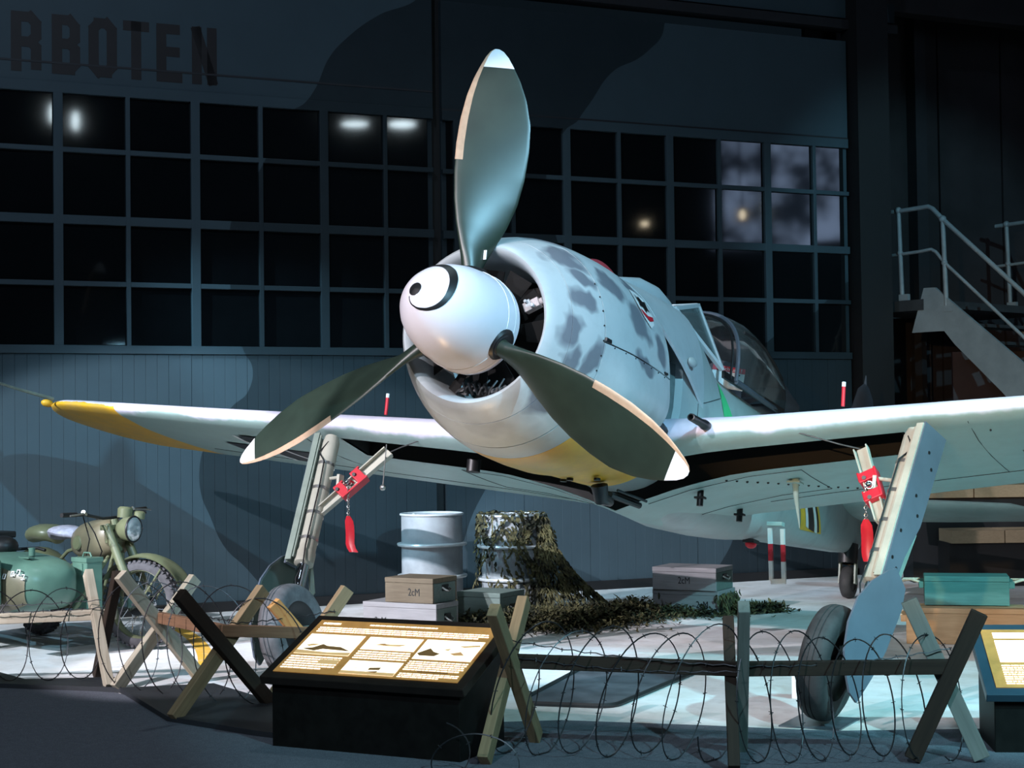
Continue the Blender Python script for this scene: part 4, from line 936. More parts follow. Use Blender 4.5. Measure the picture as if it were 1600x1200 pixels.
# red and white striped boarding step
step = empty('boarding_step', parent=FW)
p0 = Vector((.42, 4.25, -.50)); dn = AMi.to_3x3() @ Vector((.02, -.02, -1)).normalized()
for k, (a, c, mm) in enumerate(((0, .12, M_WHITE), (.12, .25, M_RED), (.25, .40, M_WHITE))):
    for j, off in enumerate((Vector((-.045, 0, 0)), Vector((.045, .03, 0)))): AB().beam(p0 + off + dn * a, p0 + off + dn * c, .03, .03, (0, 1, 0)).build('step_tube', mm, step)
AB().beam(p0 + Vector((-.05, 0, 0)) + dn * .41, p0 + Vector((.06, .03, 0)) + dn * .40, .06, .035, (0, 0, 1)).build('step_tread', M_WHITE, step)
AB().box(p0 + Vector((0, 0, .03)), (.12, .07, .03)).build('step_mount', M_UNDER, step)

# ================================================================== THINGS ROUND THE AIRCRAFT
# ---- timber barricades
M_WOODS = [wood_mat('weathered_pine', (.26, .18, .10), (.15, .105, .06)), wood_mat('pale_pine', (.42, .37, .29), (.26, .22, .16)), wood_mat('dark_stained_timber', (.034, .022, .015), (.018, .012, .009)), wood_mat('reddish_timber', (.22, .115, .065), (.13, .07, .04)), wood_mat('orange_pine', (.55, .28, .09), (.36, .18, .07)), wood_mat('grey_weathered_timber', (.20, .21, .19), (.13, .14, .125))]
M_WIRE = mat('galvanised_wire', (.055, .055, .06), .45, .8, var=.3, scale=30)
FR = [  # feet A (near), B (far), height over A, over B, material of beam A->overB, B->overA, label
    ((-2.689, -.797), (-3.144, -.489), .72, .70, 1, 2, 'edge-on barricade trestle at the left with one pale and one dark beam'),
    ((-2.608, -.846), (-2.442, -.251), .73, .66, 1, 1, 'pale timber cross trestle in front of the motorcycle wheel'),
    ((-1.537, -1.579), (-1.40, -.904), .71, .68, 0, 2, 'brown cross trestle left of the lit information desk'),
    ((-1.375, -.893), (-1.10, -.46), .60, .65, 0, 4, 'cross trestle with an orange beam, half hidden behind the information desk'),
    ((.662, -1.899), (.559, -1.256), .74, .72, 0, 0, 'cross trestle at the right hand corner of the information desk'),
    ((1.842, -1.594), (1.625, -1.063), .77, .64, 2, 5, 'dark edge-on trestle in the foreground between two runs of wire'),
    ((2.495, -.972), (2.811, -.88), .76, .71, 2, 5, 'cross trestle in front of the right hand information desk', -1)]
crosses = []
def trestle(A, B, hA, hB, ma, mb, label, fl=1):
    mid = Vector(((A[0] + B[0]) / 2, (A[1] + B[1]) / 2, 0)); root = empty('barricade_trestle', mid, label=label, cat='barricade', group='timber barricade trestles')
    d = Vector((B[0] - A[0], B[1] - A[1], 0)).normalized(); nrm = Vector((-d.y, d.x, 0)); zoff = .04
    for (P, Q, hq, m, o) in ((A, B, hB, ma, .029 * fl), (B, A, hA, mb, -.029 * fl)):
        p0 = Vector((P[0], P[1], .0)); p1 = Vector((Q[0], Q[1], hq)); dr = (p1 - p0).normalized(); L = (p1 - p0).length
        b = MB(); b.box((0, 0, 0), (L, .080, .056)); o_ = b.build('beam', M_WOODS[m], root, bevel=.004)
        y = nrm.cross(dr).normalized(); c = (p0 + p1) / 2 + nrm * o - mid + Vector((0, 0, .026))
        o_.matrix_local = frame_matrix(c, dr, y, nrm)
    c = Vector((mid.x, mid.y, (hA * .5 + hB * .5) / 2 + .03)); crosses.append(c)
    b = MB(); b.cyl(c - mid + nrm * -.055, c - mid + nrm * .055, .006, 8); b.build('bolt', M_GUN, root)
    return root
for f in FR: trestle(*f)
def rail(p, q, m, label, w=.07, h=.05, dz=.055):
    p = Vector(p) + Vector((0, 0, dz)); q = Vector(q) + Vector((0, 0, dz)); L = (q - p).length; dr = (q - p).normalized(); c = (p + q) / 2
    b = MB(); b.box((0, 0, 0), (L, h, w)); o = b.build('barricade_rail', M_WOODS[m], None, bevel=.004, label=label); o['category'] = 'barricade'; o['group'] = 'timber barricade rails'
    y = Vector((0, 0, 1)).cross(dr).normalized(); o.matrix_world = frame_matrix(c, dr, y, dr.cross(y)); return o
rail(crosses[0] + Vector((.02, .11, .02)), crosses[0] + Vector((-1.15, -.50, -.02)), 1, 'pale timber rail running left from the edge-on trestle')
rail(crosses[1] + Vector((-.05, .03, .02)), crosses[2] + Vector((0, 0, .06)), 3, 'reddish timber rail between the pale and the brown cross trestles')
rail(crosses[2] + Vector((-.02, 0, .06)), crosses[3] + Vector((.03, 0, .03)), 3, 'short reddish rail running behind the lit information desk')
rail(crosses[4] + Vector((-.05, 0, .02)), crosses[5] + Vector((.0, .02, .02)), 2, 'dark timber rail in front of the drip tray')
rail(crosses[5] + Vector((.0, .02, .02)), crosses[6] + Vector((.06, 0, .02)), 2, 'dark timber rail in front of the right hand tyre')

# ---- barbed wire
def wire_path(pts, r=.0037, barb=.13):
    b = MB(); b.tube(pts, r, 4)
    acc = 0; last = pts[0]
    for i in range(1, len(pts)):
        acc += (Vector(pts[i]) - Vector(last)).length; last = pts[i]
        if acc > barb:
            acc = 0; p = Vector(pts[i]); d = (Vector(pts[i]) - Vector(pts[i - 1])).normalized(); a = d.orthogonal().normalized(); a.rotate(Matrix.Rotation(random.uniform(0, 6.28), 3, d))
            b.beam(p - a * .012 + d * .003, p + a * .012 - d * .003, .0028, .0028); b2 = d.cross(a); b.beam(p - b2 * .010, p + b2 * .012 + d * .004, .0028, .0028)
    return b
def coil(p, q, R, turns, label, ph=0., seed=1):
    rd = random.Random(seed); p, q = Vector(p), Vector(q); ax = (q - p).normalized(); side = Vector((-ax.y, ax.x, 0)).normalized(); N = int(turns * 40); pts = []
    rt = [rd.uniform(.86, 1.08) for _ in range(int(turns) + 3)]; sh = [rd.uniform(-.06, .06) for _ in range(int(turns) + 3)]
    for i in range(N + 1):
        u = i / N; a = ph + 2 * pi * turns * u; k = turns * u; i0 = int(k); w = k - i0
        rr = R * (rt[i0] * (1 - w) + rt[i0 + 1] * w); s_ = sh[i0] * (1 - w) + sh[i0 + 1] * w
        lean = .09 * sin(a * .5 + seed) * 1.4
        c = p + (q - p) * u + ax * (s_ * .6 + .13 * sin(a + .5 * sin(seed)))
        pt = c + side * (rr * .55 * sin(a)) + Vector((0, 0, rr * cos(a))); pt.z = max(pt.z, .012); pts.append(pt)
    o = wire_path(pts).build('barbed_wire_coil', M_WIRE, None, smooth=60, label=label); o['category'] = 'barbed wire'; o['group'] = 'barbed wire coils'; return o
coil((-2.95, -.66, .34), (-3.95, -1.12, .33), .31, 4.6, 'barbed wire coil in front of the sidecar', .4, 3)
coil((-2.75, -.72, .35), (-1.30, -1.0, .36), .345, 6.2, 'barbed wire coil between the pale and brown cross trestles', .0, 5)
coil((.60, -1.60, .33), (1.72, -1.34, .33), .33, 6.5, 'barbed wire coil in front of the drip tray', 1.0, 8)
coil((1.74, -1.33, .32), (2.66, -.93, .33), .32, 6.5, 'barbed wire coil in front of the right hand tyre', .5, 12)
coil((.40, -2.06, .10), (.95, -2.16, .08), .13, 1.6, 'loose end of wire on the carpet at the bottom edge', .3, 15)
def strand(p, q, sag, label):
    p, q = Vector(p), Vector(q); pts = [p + (q - p) * (i / 40) - Vector((0, 0, sag * 4 * (i / 40) * (1 - i / 40))) + Vector((0, 0, .004 * sin(i * 1.7))) for i in range(41)]
    o = wire_path(pts, .0034).build('wire_strand', M_WIRE, None, smooth=60, label=label); o['category'] = 'barbed wire'; o['group'] = 'straight wire strands'
strand((-2.93, -.64, .56), (-4.1, -1.22, .54), .02, 'upper of two straight wires left of the edge-on trestle')
strand((-2.92, -.64, .51), (-4.1, -1.22, .50), .02, 'lower of two straight wires left of the edge-on trestle')
strand((-2.5, -.5, .56), (-1.42, -1.2, .55), .03, 'straight wire between the pale and brown cross trestles')
strand((-1.45, -1.2, .53), (-1.15, -.55, .55), .01, 'short straight wire behind the information desk')
strand((.60, -1.6, .58), (1.74, -1.35, .48), .02, 'upper straight wire over the drip tray')
strand((.61, -1.6, .50), (1.74, -1.33, .45), .03, 'lower straight wire over the drip tray')
strand((1.74, -1.35, .48), (2.68, -.93, .56), .03, 'upper straight wire in front of the right hand tyre')
strand((1.74, -1.33, .45), (2.66, -.92, .50), .01, 'lower straight wire in front of the right hand tyre')

# ---- lit information desks
M_DESK = mat('desk_black_stain', (.005, .0045, .004), .5, var=.3, scale=12, spec=.12)
M_DESKEDGE = mat('desk_dark_edge', (.014, .010, .008), .4, var=.2, spec=.2)
M_BLUEEDGE = mat('desk_blue_edge', (.02, .045, .065), .35, var=.1)
def glow(name, col, s, var=.0):
    m = bpy.data.materials.new(name); m.use_nodes = True; g = NT(m); n = g.noise(14, 4, .6, g.obj()); c = g.mix(g.ramp(n, .4, .7, 0, var), col, tuple(k * .45 for k in col))
    g.l.new(c, g.b.inputs['Base Color']); g.l.new(c, g.b.inputs['Emission Color']); g.b.inputs['Emission Strength'].default_value = s; g.b.inputs['Roughness'].default_value = .4; return m
M_GLOWB = glow('backlit_amber_ground', (.42, .20, .055), .42, .35); M_GLOWW = glow('backlit_white_print', (1.0, .86, .64), 1.7); M_GLOWD = glow('backlit_dark_print', (.16, .085, .03), .4); M_GLOWM = glow('backlit_mid_print', (.55, .34, .15), .7)
def desk(label, w, FLp, X, Y, zf, zb, depth, edge_m, variant):
    """FLp front-left ground point; X right, Y away; tilted lit top"""
    X = Vector(X).normalized(); Y = Vector(Y).normalized(); root = empty('information_desk', FLp, label=label, cat='information panel', group='lit information desks')
    M = frame_matrix((0, 0, 0), X, Y, (0, 0, 1))
    b = MB(); i = .035
    b.add([M @ Vector(p) for p in ((i, i, 0), (w - i, i, 0), (w - i, depth - i, 0), (i, depth - i, 0), (i, i, zf - .01), (w - i, i, zf - .01), (w - i, depth - i, zb - .01), (i, depth - i, zb - .01))], [(0, 3, 2, 1), (4, 5, 6, 7), (0, 1, 5, 4), (1, 2, 6, 5), (2, 3, 7, 6), (3, 0, 4, 7)])
    b.build('plinth', M_DESK, root, bevel=.004)
    sl = Vector((0, depth, zb - zf)); L = sl.length; sy = M.to_3x3() @ sl.normalized(); nz = X.cross(sy); T = frame_matrix(Vector((0, 0, zf)), X, sy, nz)
    MB().box((w / 2, L / 2, .0), (w + .02, L + .02, .045)).build('desk_top', edge_m, root, M=T, bevel=.004)
    m_ = .045; z0 = .0235
    G = MB(); G.box((w / 2, L / 2, z0 + .002), (w - 2 * m_, L - 2 * m_, .004)); gr = G.build('lit_graphic', M_GLOWB, root, M=T, label='amber backlit graphic with white text blocks and pictures')
    def rect(name, x0, y0, x1, y1, m, z=.0055, par=gr):
        a, c = m_ + x0 * (w - 2 * m_), m_ + x1 * (w - 2 * m_); d, e = m_ + y0 * (L - 2 * m_), m_ + y1 * (L - 2 * m_)
        b = MB(); b.box(((a + c) / 2, (d + e) / 2, z0 + z), (c - a, e - d, .0012)); return b.build(name, m, par, M=T)
    rd = random.Random(variant)
    def text_block(x0, y0, x1, y1, lines, last=.7):
        # lines of print too small to read: thin white rules broken like words
        b = MB(); dy = (y1 - y0) / lines
        for k in range(lines):
            x = x0; xe = x1 if k else x0 + (x1 - x0) * last; yy = y0 + dy * (k + .5)
            while x < xe - .004:
                wl_ = min(rd.uniform(.010, .04), xe - x); a, c = m_ + x * (w - 2 * m_), m_ + (x + wl_) * (w - 2 * m_); d = m_ + yy * (L - 2 * m_); h = dy * (L - 2 * m_) * .48
                b.box(((a + c) / 2, d, z0 + .0055), (c - a, h, .0012)); x += wl_ + .0045
        return b.build('text_block', M_GLOWW, gr, M=T, kind='stuff')
    if variant == 1:
        text_block(.03, .90, .13, .965, 1, 1.); text_block(.30, .915, .72, .955, 1, .9)
        text_block(.03, .76, .98, .87, 3, .95)
        rect('photo_print', .02, .34, .33, .72, M_GLOWW); rect('photo_print', .36, .48, .655, .715, M_GLOWW); rect('photo_print', .675, .36, .985, .72, M_GLOWW); rect('photo_print', .36, .03, .655, .27, M_GLOWW)
        text_block(.02, .06, .31, .31, 6, .8); text_block(.36, .30, .655, .46, 4, 1.); text_block(.675, .15, .985, .33, 5, .95); text_block(.675, .02, .985, .11, 3, .7)
        # little pictures: aircraft silhouettes and figures
        def pic(pts, m=M_GLOWD):
            P = [(m_ + x * (w - 2 * m_), m_ + y * (L - 2 * m_)) for x, y in pts]; import mathutils.geometry as mg
            t = mg.tessellate_polygon([[Vector((x, y, 0)) for x, y in P]]); b = MB(); b.add([(x, y, z0 + .0068) for x, y in P], [tuple(q) for q in t]); b.build('picture_mark', m, gr, M=T)
        pic([(.04, .43), (.10, .46), (.14, .53), (.17, .50), (.25, .49), (.32, .42), (.25, .43), (.16, .44), (.12, .40)]); pic([(.05, .50), (.08, .53), (.13, .52), (.07, .48)], M_GLOWM); pic([(.02, .34), (.33, .34), (.33, .40), (.20, .38), (.02, .41)], M_GLOWM)
        pic([(.42, .57), (.46, .60), (.50, .585), (.60, .60), (.56, .56), (.48, .555)], M_GLOWM); pic([(.44, .58), (.47, .60), (.49, .57)])
        pic([(.68, .46), (.73, .56), (.76, .50), (.80, .47), (.78, .42), (.70, .42)]); pic([(.80, .55), (.84, .57), (.83, .53)], M_GLOWM); pic([(.87, .62), (.97, .66), (.98, .63), (.90, .60)], M_GLOWM); pic([(.85, .48), (.90, .52), (.93, .46), (.88, .45)], M_GLOWM)
        pic([(.50, .15), (.56, .165), (.56, .12), (.50, .11)]); pic([(.39, .13), (.44, .135), (.44, .125)], M_GLOWM); pic([(.50, .08), (.56, .10), (.55, .06)]); rect('picture_ground', .36, .03, .655, .08, M_GLOWM, .0062)
        rect('caption_bar', .20, .17, .31, .25, M_GLOWM, .0062); rect('caption_bar', .76, .13, .92, .145, M_GLOWD, .0062)
    else:
        rect('photo_print', .05, .42, .95, .80, M_GLOWW); rect('photo_print', .05, .84, .95, .94, M_GLOWW); text_block(.05, .04, .95, .38, 9, .9)
        rect('picture_mark', .22, .60, .30, .615, M_GLOWM, .0062); rect('picture_mark', .33, .605, .38, .62, M_GLOWM, .0062)
    return root
desk('lit black information desk at lower centre with amber graphic panels', 1.19, (-.66, -1.95, 0), (1, .02, 0), (-.03, 1, 0), .355, .605, .56, M_DESKEDGE, 1)
desk('lit black information desk cut off by the right hand edge', 1.2, (2.79, -.62, 0), (.93, .37, 0), (-.37, .93, 0), .285, .56, .52, M_BLUEEDGE, 2)

# ---- drip tray on the floor
M_TRAY = mat('grey_drip_tray', (.075, .085, .10), .35, var=.35, scale=4); M_TRAYRIM = mat('black_tray_rim', (.012, .012, .013), .5)
def rounded(poly, r, n=5):
    out = []; N = len(poly)
    for i in range(N):
        p, a, c = Vector(poly[i]), Vector(poly[i - 1]), Vector(poly[(i + 1) % N]); u = (a - p).normalized(); v = (c - p).normalized()
        for k in range(n + 1):
            t = k / n; out.append(tuple((p + u * r) * (1 - t) ** 2 + p * 2 * t * (1 - t) + (p + v * r) * t * t))
    return out
tr = rounded([(-.06, -.24), (.52, -.13), (.44, 1.62), (-.42, 1.78), ], .12)
tray = empty('drip_tray', (.1, .7, 0), label='dark drip tray with a black rim lying on the concrete under the nose', cat='tray')
b = MB(); b.prism([(x - .1, y - .7) for x, y in tr], .012); b.build('tray_base', M_TRAY, tray)
b = MB(); pts = [Vector((x - .1, y - .7, .014)) for x, y in tr]; b.tube(pts + [pts[0], pts[1]], .016, 6); b.build('tray_rim', M_TRAYRIM, tray, smooth=50)

# ---- crates
M_CR = [wood_mat('pale_grey_crate', (.30, .29, .30), (.22, .21, .22), (4, 40, 40)), wood_mat('brown_crate', (.17, .135, .095), (.11, .085, .06), (4, 40, 40)), wood_mat('green_grey_crate', (.16, .20, .18), (.11, .14, .13), (4, 40, 40)), wood_mat('raw_pine_crate', (.48, .33, .19), (.33, .22, .12), (4, 40, 40)), wood_mat('cyan_tint_crate', (.10, .25, .23), (.06, .16, .15), (4, 40, 40))]  # last wood has the cyan light put into its colour
M_ROPE = mat('pale_rope', (.62, .60, .48), .8, var=.15, scale=60)
def crate(loc, rz, size, m, label, txt=None, handle=True, m_end=None, rope=False, group='wooden crates', tx=0.):
    l, d, h = size; root = empty('wooden_crate', loc, (0, 0, rz), label=label, cat='crate', group=group); me = m_end or m
    t = .018; lid = .04
    MB().box((0, -d / 2 + t / 2, (h - lid) / 2), (l, t, h - lid - .003)).build('front_board', m, root, bevel=.003)
    MB().box((0, d / 2 - t / 2, (h - lid) / 2), (l, t, h - lid - .003)).build('back_board', m, root, bevel=.003)
    for s in (-1, 1):
        MB().box((s * (l / 2 - t / 2 - .001), 0, (h - lid) / 2), (t, d - 2 * t - .002, h - lid - .003)).build('end_board', me, root, bevel=.003)
        if handle:
            b = MB(); x = s * (l / 2 + .004); b.box((x, 0, h * .58), (.008, .09, .05)); b.build('handle_plate', M_GUN, root)
            b = MB(); b.tube([(x, -.045, h * .60), (x + s * .03, -.04, h * .52), (x + s * .035, 0, h * .45), (x + s * .03, .04, h * .52), (x, .045, h * .60)], .008, 6); b.build('handle', M_ALU, root, smooth=60)
        if rope:
            b = MB(); x = s * l / 2; b.box((x + s * .02, 0, h * .70), (.04, d * .92, .05)); b.build('end_cleat', m, root, bevel=.003)
            b = MB(); b.tube([(x + s * .03, -d * .4, h * .78), (x + s * .10, -d * .40, h * .88), (x + s * .17, -d * .2, h * .80), (x + s * .19, 0, h * .70), (x + s * .15, d * .2, h * .82), (x + s * .03, d * .38, h * .80)], .010, 7); b.build('rope_handle', M_ROPE, root, smooth=60)
    MB().box((0, 0, h - lid / 2), (l + .004, d + .004, lid)).build('lid', m, root, bevel=.004)
    MB().box((0, 0, .006), (l - .04, d - .04, .012)).build('bottom_board', m, root)
    if txt: text_mesh('crate_lettering', txt, .085, M_INK, frame_matrix((tx, -d / 2 - .001, h * .42), (1, 0, 0), (0, 0, 1), (0, -1, 0)), root, .001, .8)
    return root
crate((-2.49, 2.53, 0), -.02, (.70, .34, .265), M_CR[0], 'pale grey crate on the floor left of the oil drum, lettered 2cm', '2cM', tx=-.18, m_end=M_CR[2])
crate((-2.40, 2.55, .266), -.04, (.46, .36, .20), M_CR[1], 'brown crate on top of the pale crate beside the oil drum', '2cM', tx=.05, m_end=M_CR[2])
crate((-2.12, 3.22, 0), -.05, (.42, .4, .30), M_CR[2], 'low grey green crate behind the pale crate at the drum foot')
crate((-.93, 4.80, .215), .0, (.60, .42, .20), M_CR[0], 'upper pale crate of the stack on the netting, lettered 2cm', '2cM', tx=.0, m_end=M_CR[2])
crate((-.93, 4.82, .0), .0, (.62, .42, .214), M_CR[0], 'lower pale crate of the stack on the netting, half covered with net', '2cM', tx=.16, m_end=M_CR[2])
crate((1.72, 3.66, 0), .24, (.86, .34, .27), M_CR[3], 'raw pine crate with rope handle at the right, bottom of its stack', rope=True, handle=False)
crate((1.70, 3.80, .275), .26, (.62, .30, .22), M_CR[4], 'crate with cyan light in its colour and pale rope loops on top of the pine crate', rope=True, handle=False)
crate((2.42, 4.05, 0), .30, (.34, .34, .40), M_CR[4], 'small box with cyan light in its colour standing right of the pine crate', handle=False)
crate((2.62, 4.62, 0), .30, (.6, .4, .30), M_CR[3], 'pine crate at the right hand edge, bottom of its stack', handle=False)
crate((2.64, 4.64, .301), .30, (.55, .36, .22), M_CR[0], 'pale crate at the right hand edge on top of a pine crate', handle=False)

# ---- oil drums
M_DRUM = mat('grey_drum_paint', (.27, .29, .31), .42, var=.18, scale=4); M_HOOP = mat('galvanised_hoop', (.60, .64, .66), .3, .3, var=.1)
def drum(loc, label):
    root = empty('oil_drum', loc, label=label, cat='drum', group='oil drums'); R = .285
    b = MB(); b.lathe([(.012, .02), (.012, R - .02), (.0, R - .004), (.02, R), (.29, R), (.31, R), (.60, R), (.87, R), (.875, R - .015), (.862, R - .03), (.862, .02)], (0, 0, 0), (0, 0, 1), 48); b.build('drum_body', M_DRUM, root, smooth=35)
    for z in (.30, .595):
        b = MB(); b.lathe([(-.016, R), (-.014, R + .036), (.0, R + .042), (.012, R + .038), (.016, R), ], (0, 0, z), (0, 0, 1), 48, False); b.build('rolling_hoop', M_HOOP, root, smooth=40)
    b = MB(); b.torus((0, 0, .872), (0, 0, 1), R + .004, .012, 48, 8); b.build('top_rim', M_HOOP, root, smooth=60)
    b = MB(); b.torus((0, 0, .012), (0, 0, 1), R + .002, .011, 48, 8); b.build('bottom_rim', M_HOOP, root, smooth=60)
    for x, y, r in ((.16, .05, .03), (-.17, -.04, .018)): b = MB(); b.lathe([(0, r), (.014, r), (.016, r * .6), (.016, .002)], (x, y, .862), (0, 0, 1), 14); b.build('bung', M_HOOP, root, smooth=40)
    return root
drum((-3.33, 4.30, 0), 'bare grey oil drum with bright hoops behind the crates')
drum((-2.50, 4.34, 0), 'grey oil drum draped with camouflage netting')
# ---- camouflage netting: countless scrim scraps on a mesh, one object
def scrim_mat():
    m = bpy.data.materials.new('camouflage_scrim'); m.use_nodes = True; g = NT(m); n = g.noise(9, 3, .6, g.pos()); n2 = g.noise(40, 2, .5, g.pos())
    c = g.mix(g.ramp(n, .42, .56), (.022, .022, .017), (.12, .105, .05)); c = g.mix(g.ramp(n2, .45, .65, 0, .6), c, (.045, .05, .03)); g.l.new(c, g.b.inputs['Base Color']); g.b.inputs['Roughness'].default_value = .9; g.b.inputs['Specular IOR Level'].default_value = .1; return m
M_SCRIM = scrim_mat(); net = MB(); rd = random.Random(4); DC = Vector((-2.50, 4.34, 0)); CAMD = Vector((.5, -.86, 0))
def scrap(p, d, l, w, nrm):
    sd = d.cross(nrm); 
    if sd.length < 1e-3: sd = d.orthogonal()
    sd = sd.normalized() * w; mids = [p + d * (l * t) + nrm * rd.uniform(-.008, .012) + Vector((rd.uniform(-.006, .006), rd.uniform(-.006, .006), rd.uniform(-.006, .006))) for t in (0, .5, 1)]
    net.add([mids[0] - sd * .5, mids[0] + sd * .5, mids[1] - sd, mids[1] + sd, mids[2] - sd * .35, mids[2] + sd * .35], [(0, 1, 3, 2), (2, 3, 5, 4)])
# draped over the drum: hanging garlands following the surface
for k in range(900):
    a = rd.uniform(0, 2 * pi); z = .89 - .89 * rd.random() ** 1.0; dens = .55 + .45 * sin(a * 3 + z * 9 + 1.3) * cos(z * 7 + a)
    if rd.random() > dens * (.9 if z > .5 else .75): continue
    rr = .31 + .03 * rd.random() + .03 * max(0, .4 - z); nrm = Vector((cos(a), sin(a), 0)); p = DC + nrm * rr + Vector((0, 0, z)); d = (Vector((-sin(a), cos(a), 0)) * rd.uniform(-.9, .9) + Vector((0, 0, -1))).normalized(); n_ = rd.randint(2, 5)
    for j in range(n_):
        scrap(p, d, .05, .009 + .009 * rd.random(), nrm); p = p + d * .045; d = (d + Vector((rd.uniform(-.4, .4), rd.uniform(-.4, .4), rd.uniform(-.5, .2)))).normalized(); p = DC + (p - DC).normalized() * (p - DC).length if p.z > .02 else Vector((p.x, p.y, .02))
        q = Vector((p.x - DC.x, p.y - DC.y, 0)); 
        if q.length < .30: q = q.normalized() * .31; p = Vector((DC.x + q.x, DC.y + q.y, p.z))
for k in range(120):
    a = rd.uniform(0, 2 * pi); r = rd.uniform(.2, .31); p = DC + Vector((r * cos(a), r * sin(a), .885)); d = Vector((rd.uniform(-1, 1), rd.uniform(-1, 1), .05)).normalized(); scrap(p, d, .07, .016, Vector((0, 0, 1)))
for k in range(16):   # broad folds over the front of the top
    a = rd.uniform(3.6, 6.0); pts = []; z = .885
    for j in range(9):
        rr = .315 + .012 * rd.random(); pts.append(DC + Vector((rr * cos(a), rr * sin(a), z))); z -= rd.uniform(.01, .05); a += rd.uniform(-.02, .16) * (1 if k % 2 else -1)
    for u, v in zip(pts, pts[1:]): scrap(u, (v - u).normalized(), (v - u).length * 1.2, .024, (u - DC).normalized())
# skirt from the top right of the drum down to the ground
RT = Vector((.884, .468, 0))
for k in range(2600):
    u = rd.random() ** .8; far = .30 + .07 * u + .60 * u ** 2.0; near = .20; t = 1 - rd.random() ** 1.6; r_ = near + (far - near) * t
    if rd.random() < .25 * (1 + sin(u * 17 + t * 9)): continue
    p = DC + RT * r_ + CAMD * (.10 + rd.uniform(-.12, .12) + .18 * u) + Vector((0, 0, max(.02, .88 * (1 - u))))
    d = (RT * (.1 + .8 * u * t) + Vector((0, 0, -1)) + RT * rd.uniform(-.6, .6)).normalized(); scrap(p, d, rd.uniform(.04, .09), .004 + .006 * rd.random(), CAMD)
# heap along the ground
GP = [Vector(p) for p in ((-2.75, 3.75, 0), (-2.35, 3.25, 0), (-1.9, 3.0, 0), (-1.45, 3.35, 0), (-1.25, 3.9, 0), (-1.3, 4.45, 0), (-.65, 4.75, 0), (-.25, 5.15, 0))]
for k in range(12000):
    t = rd.random() * (len(GP) - 1); i = min(int(t), len(GP) - 2); c = GP[i] + (GP[i + 1] - GP[i]) * (t - i); wd = .42 if i < 4 else (.34 if i < 6 else .13)
    off = Vector((rd.gauss(0, wd * .5), rd.gauss(0, wd * .5), 0)); hh = (.13 if i < 5 else .06) * math.exp(-(off.length / wd) ** 2); p = c + off + Vector((0, 0, .008 + hh * rd.random() * 1.3))
    d = Vector((rd.uniform(-1, 1), rd.uniform(-1, 1), rd.uniform(-.4, .5))).normalized(); scrap(p, d, rd.uniform(.03, .075), .006 + .010 * rd.random(), Vector((0, 0, 1)))
for k in range(2600):   # wide spill between drum foot and the pale stack
    p = Vector((rd.uniform(-2.3, -1.0), 0, 0)); p.y = 3.3 + (p.x + 2.3) * .95 + rd.gauss(.30, .32); p.z = .008 + .06 * rd.random(); d = Vector((rd.uniform(-1, 1), rd.uniform(-1, 1), rd.uniform(-.3, .4))).normalized(); scrap(p, d, rd.uniform(.03, .07), .006 + .009 * rd.random(), Vector((0, 0, 1)))
for k in range(330):   # over the lower crate end
    p = Vector((-.60 + rd.uniform(-.05, .04), 4.60 + rd.uniform(0, .4), rd.uniform(.01, .2))); scrap(p, Vector((rd.uniform(-.5, .5), rd.uniform(-.5, .5), -1)).normalized(), .06, .010, Vector((1, -.5, 0)).normalized())
o = net.build('camouflage_net', M_SCRIM, None, label='brown camouflage netting over the drum and heaped along the floor', kind='stuff'); o['category'] = 'netting'

# ---- motorcycle with sidecar
MO = Vector((-3.915, .912, 0)); H_ = Vector((.9659, -.2588, 0)); LT = Vector((.2588, .9659, 0))
MBK = empty('motorcycle_sidecar', MO, (0, 0, atan2(H_.y, H_.x)), label='olive green military motorcycle with sidecar parked by the hangar door', cat='motorcycle')
M_OLIVE = mat('olive_green_paint', (.125, .135, .075), .38, var=.15, scale=5); M_OLIVB = mat('brown_olive_paint', (.155, .135, .085), .42, var=.15, scale=5); M_TEALG = mat('sidecar_green_paint', (.085, .165, .125), .36, var=.12, scale=4)
M_SEAT = mat('pale_seat_cover', (.42, .41, .50), .8, var=.2, scale=25); M_LENS = mat('lamp_lens', (.55, .60, .62), .08, .6); M_MTYRE = mat('motorcycle_tyre', (.062, .058, .064), .8, var=.3, scale=12)
def K(b, name, m, par=MBK, **kw): return b.build(name, m, par, **kw)
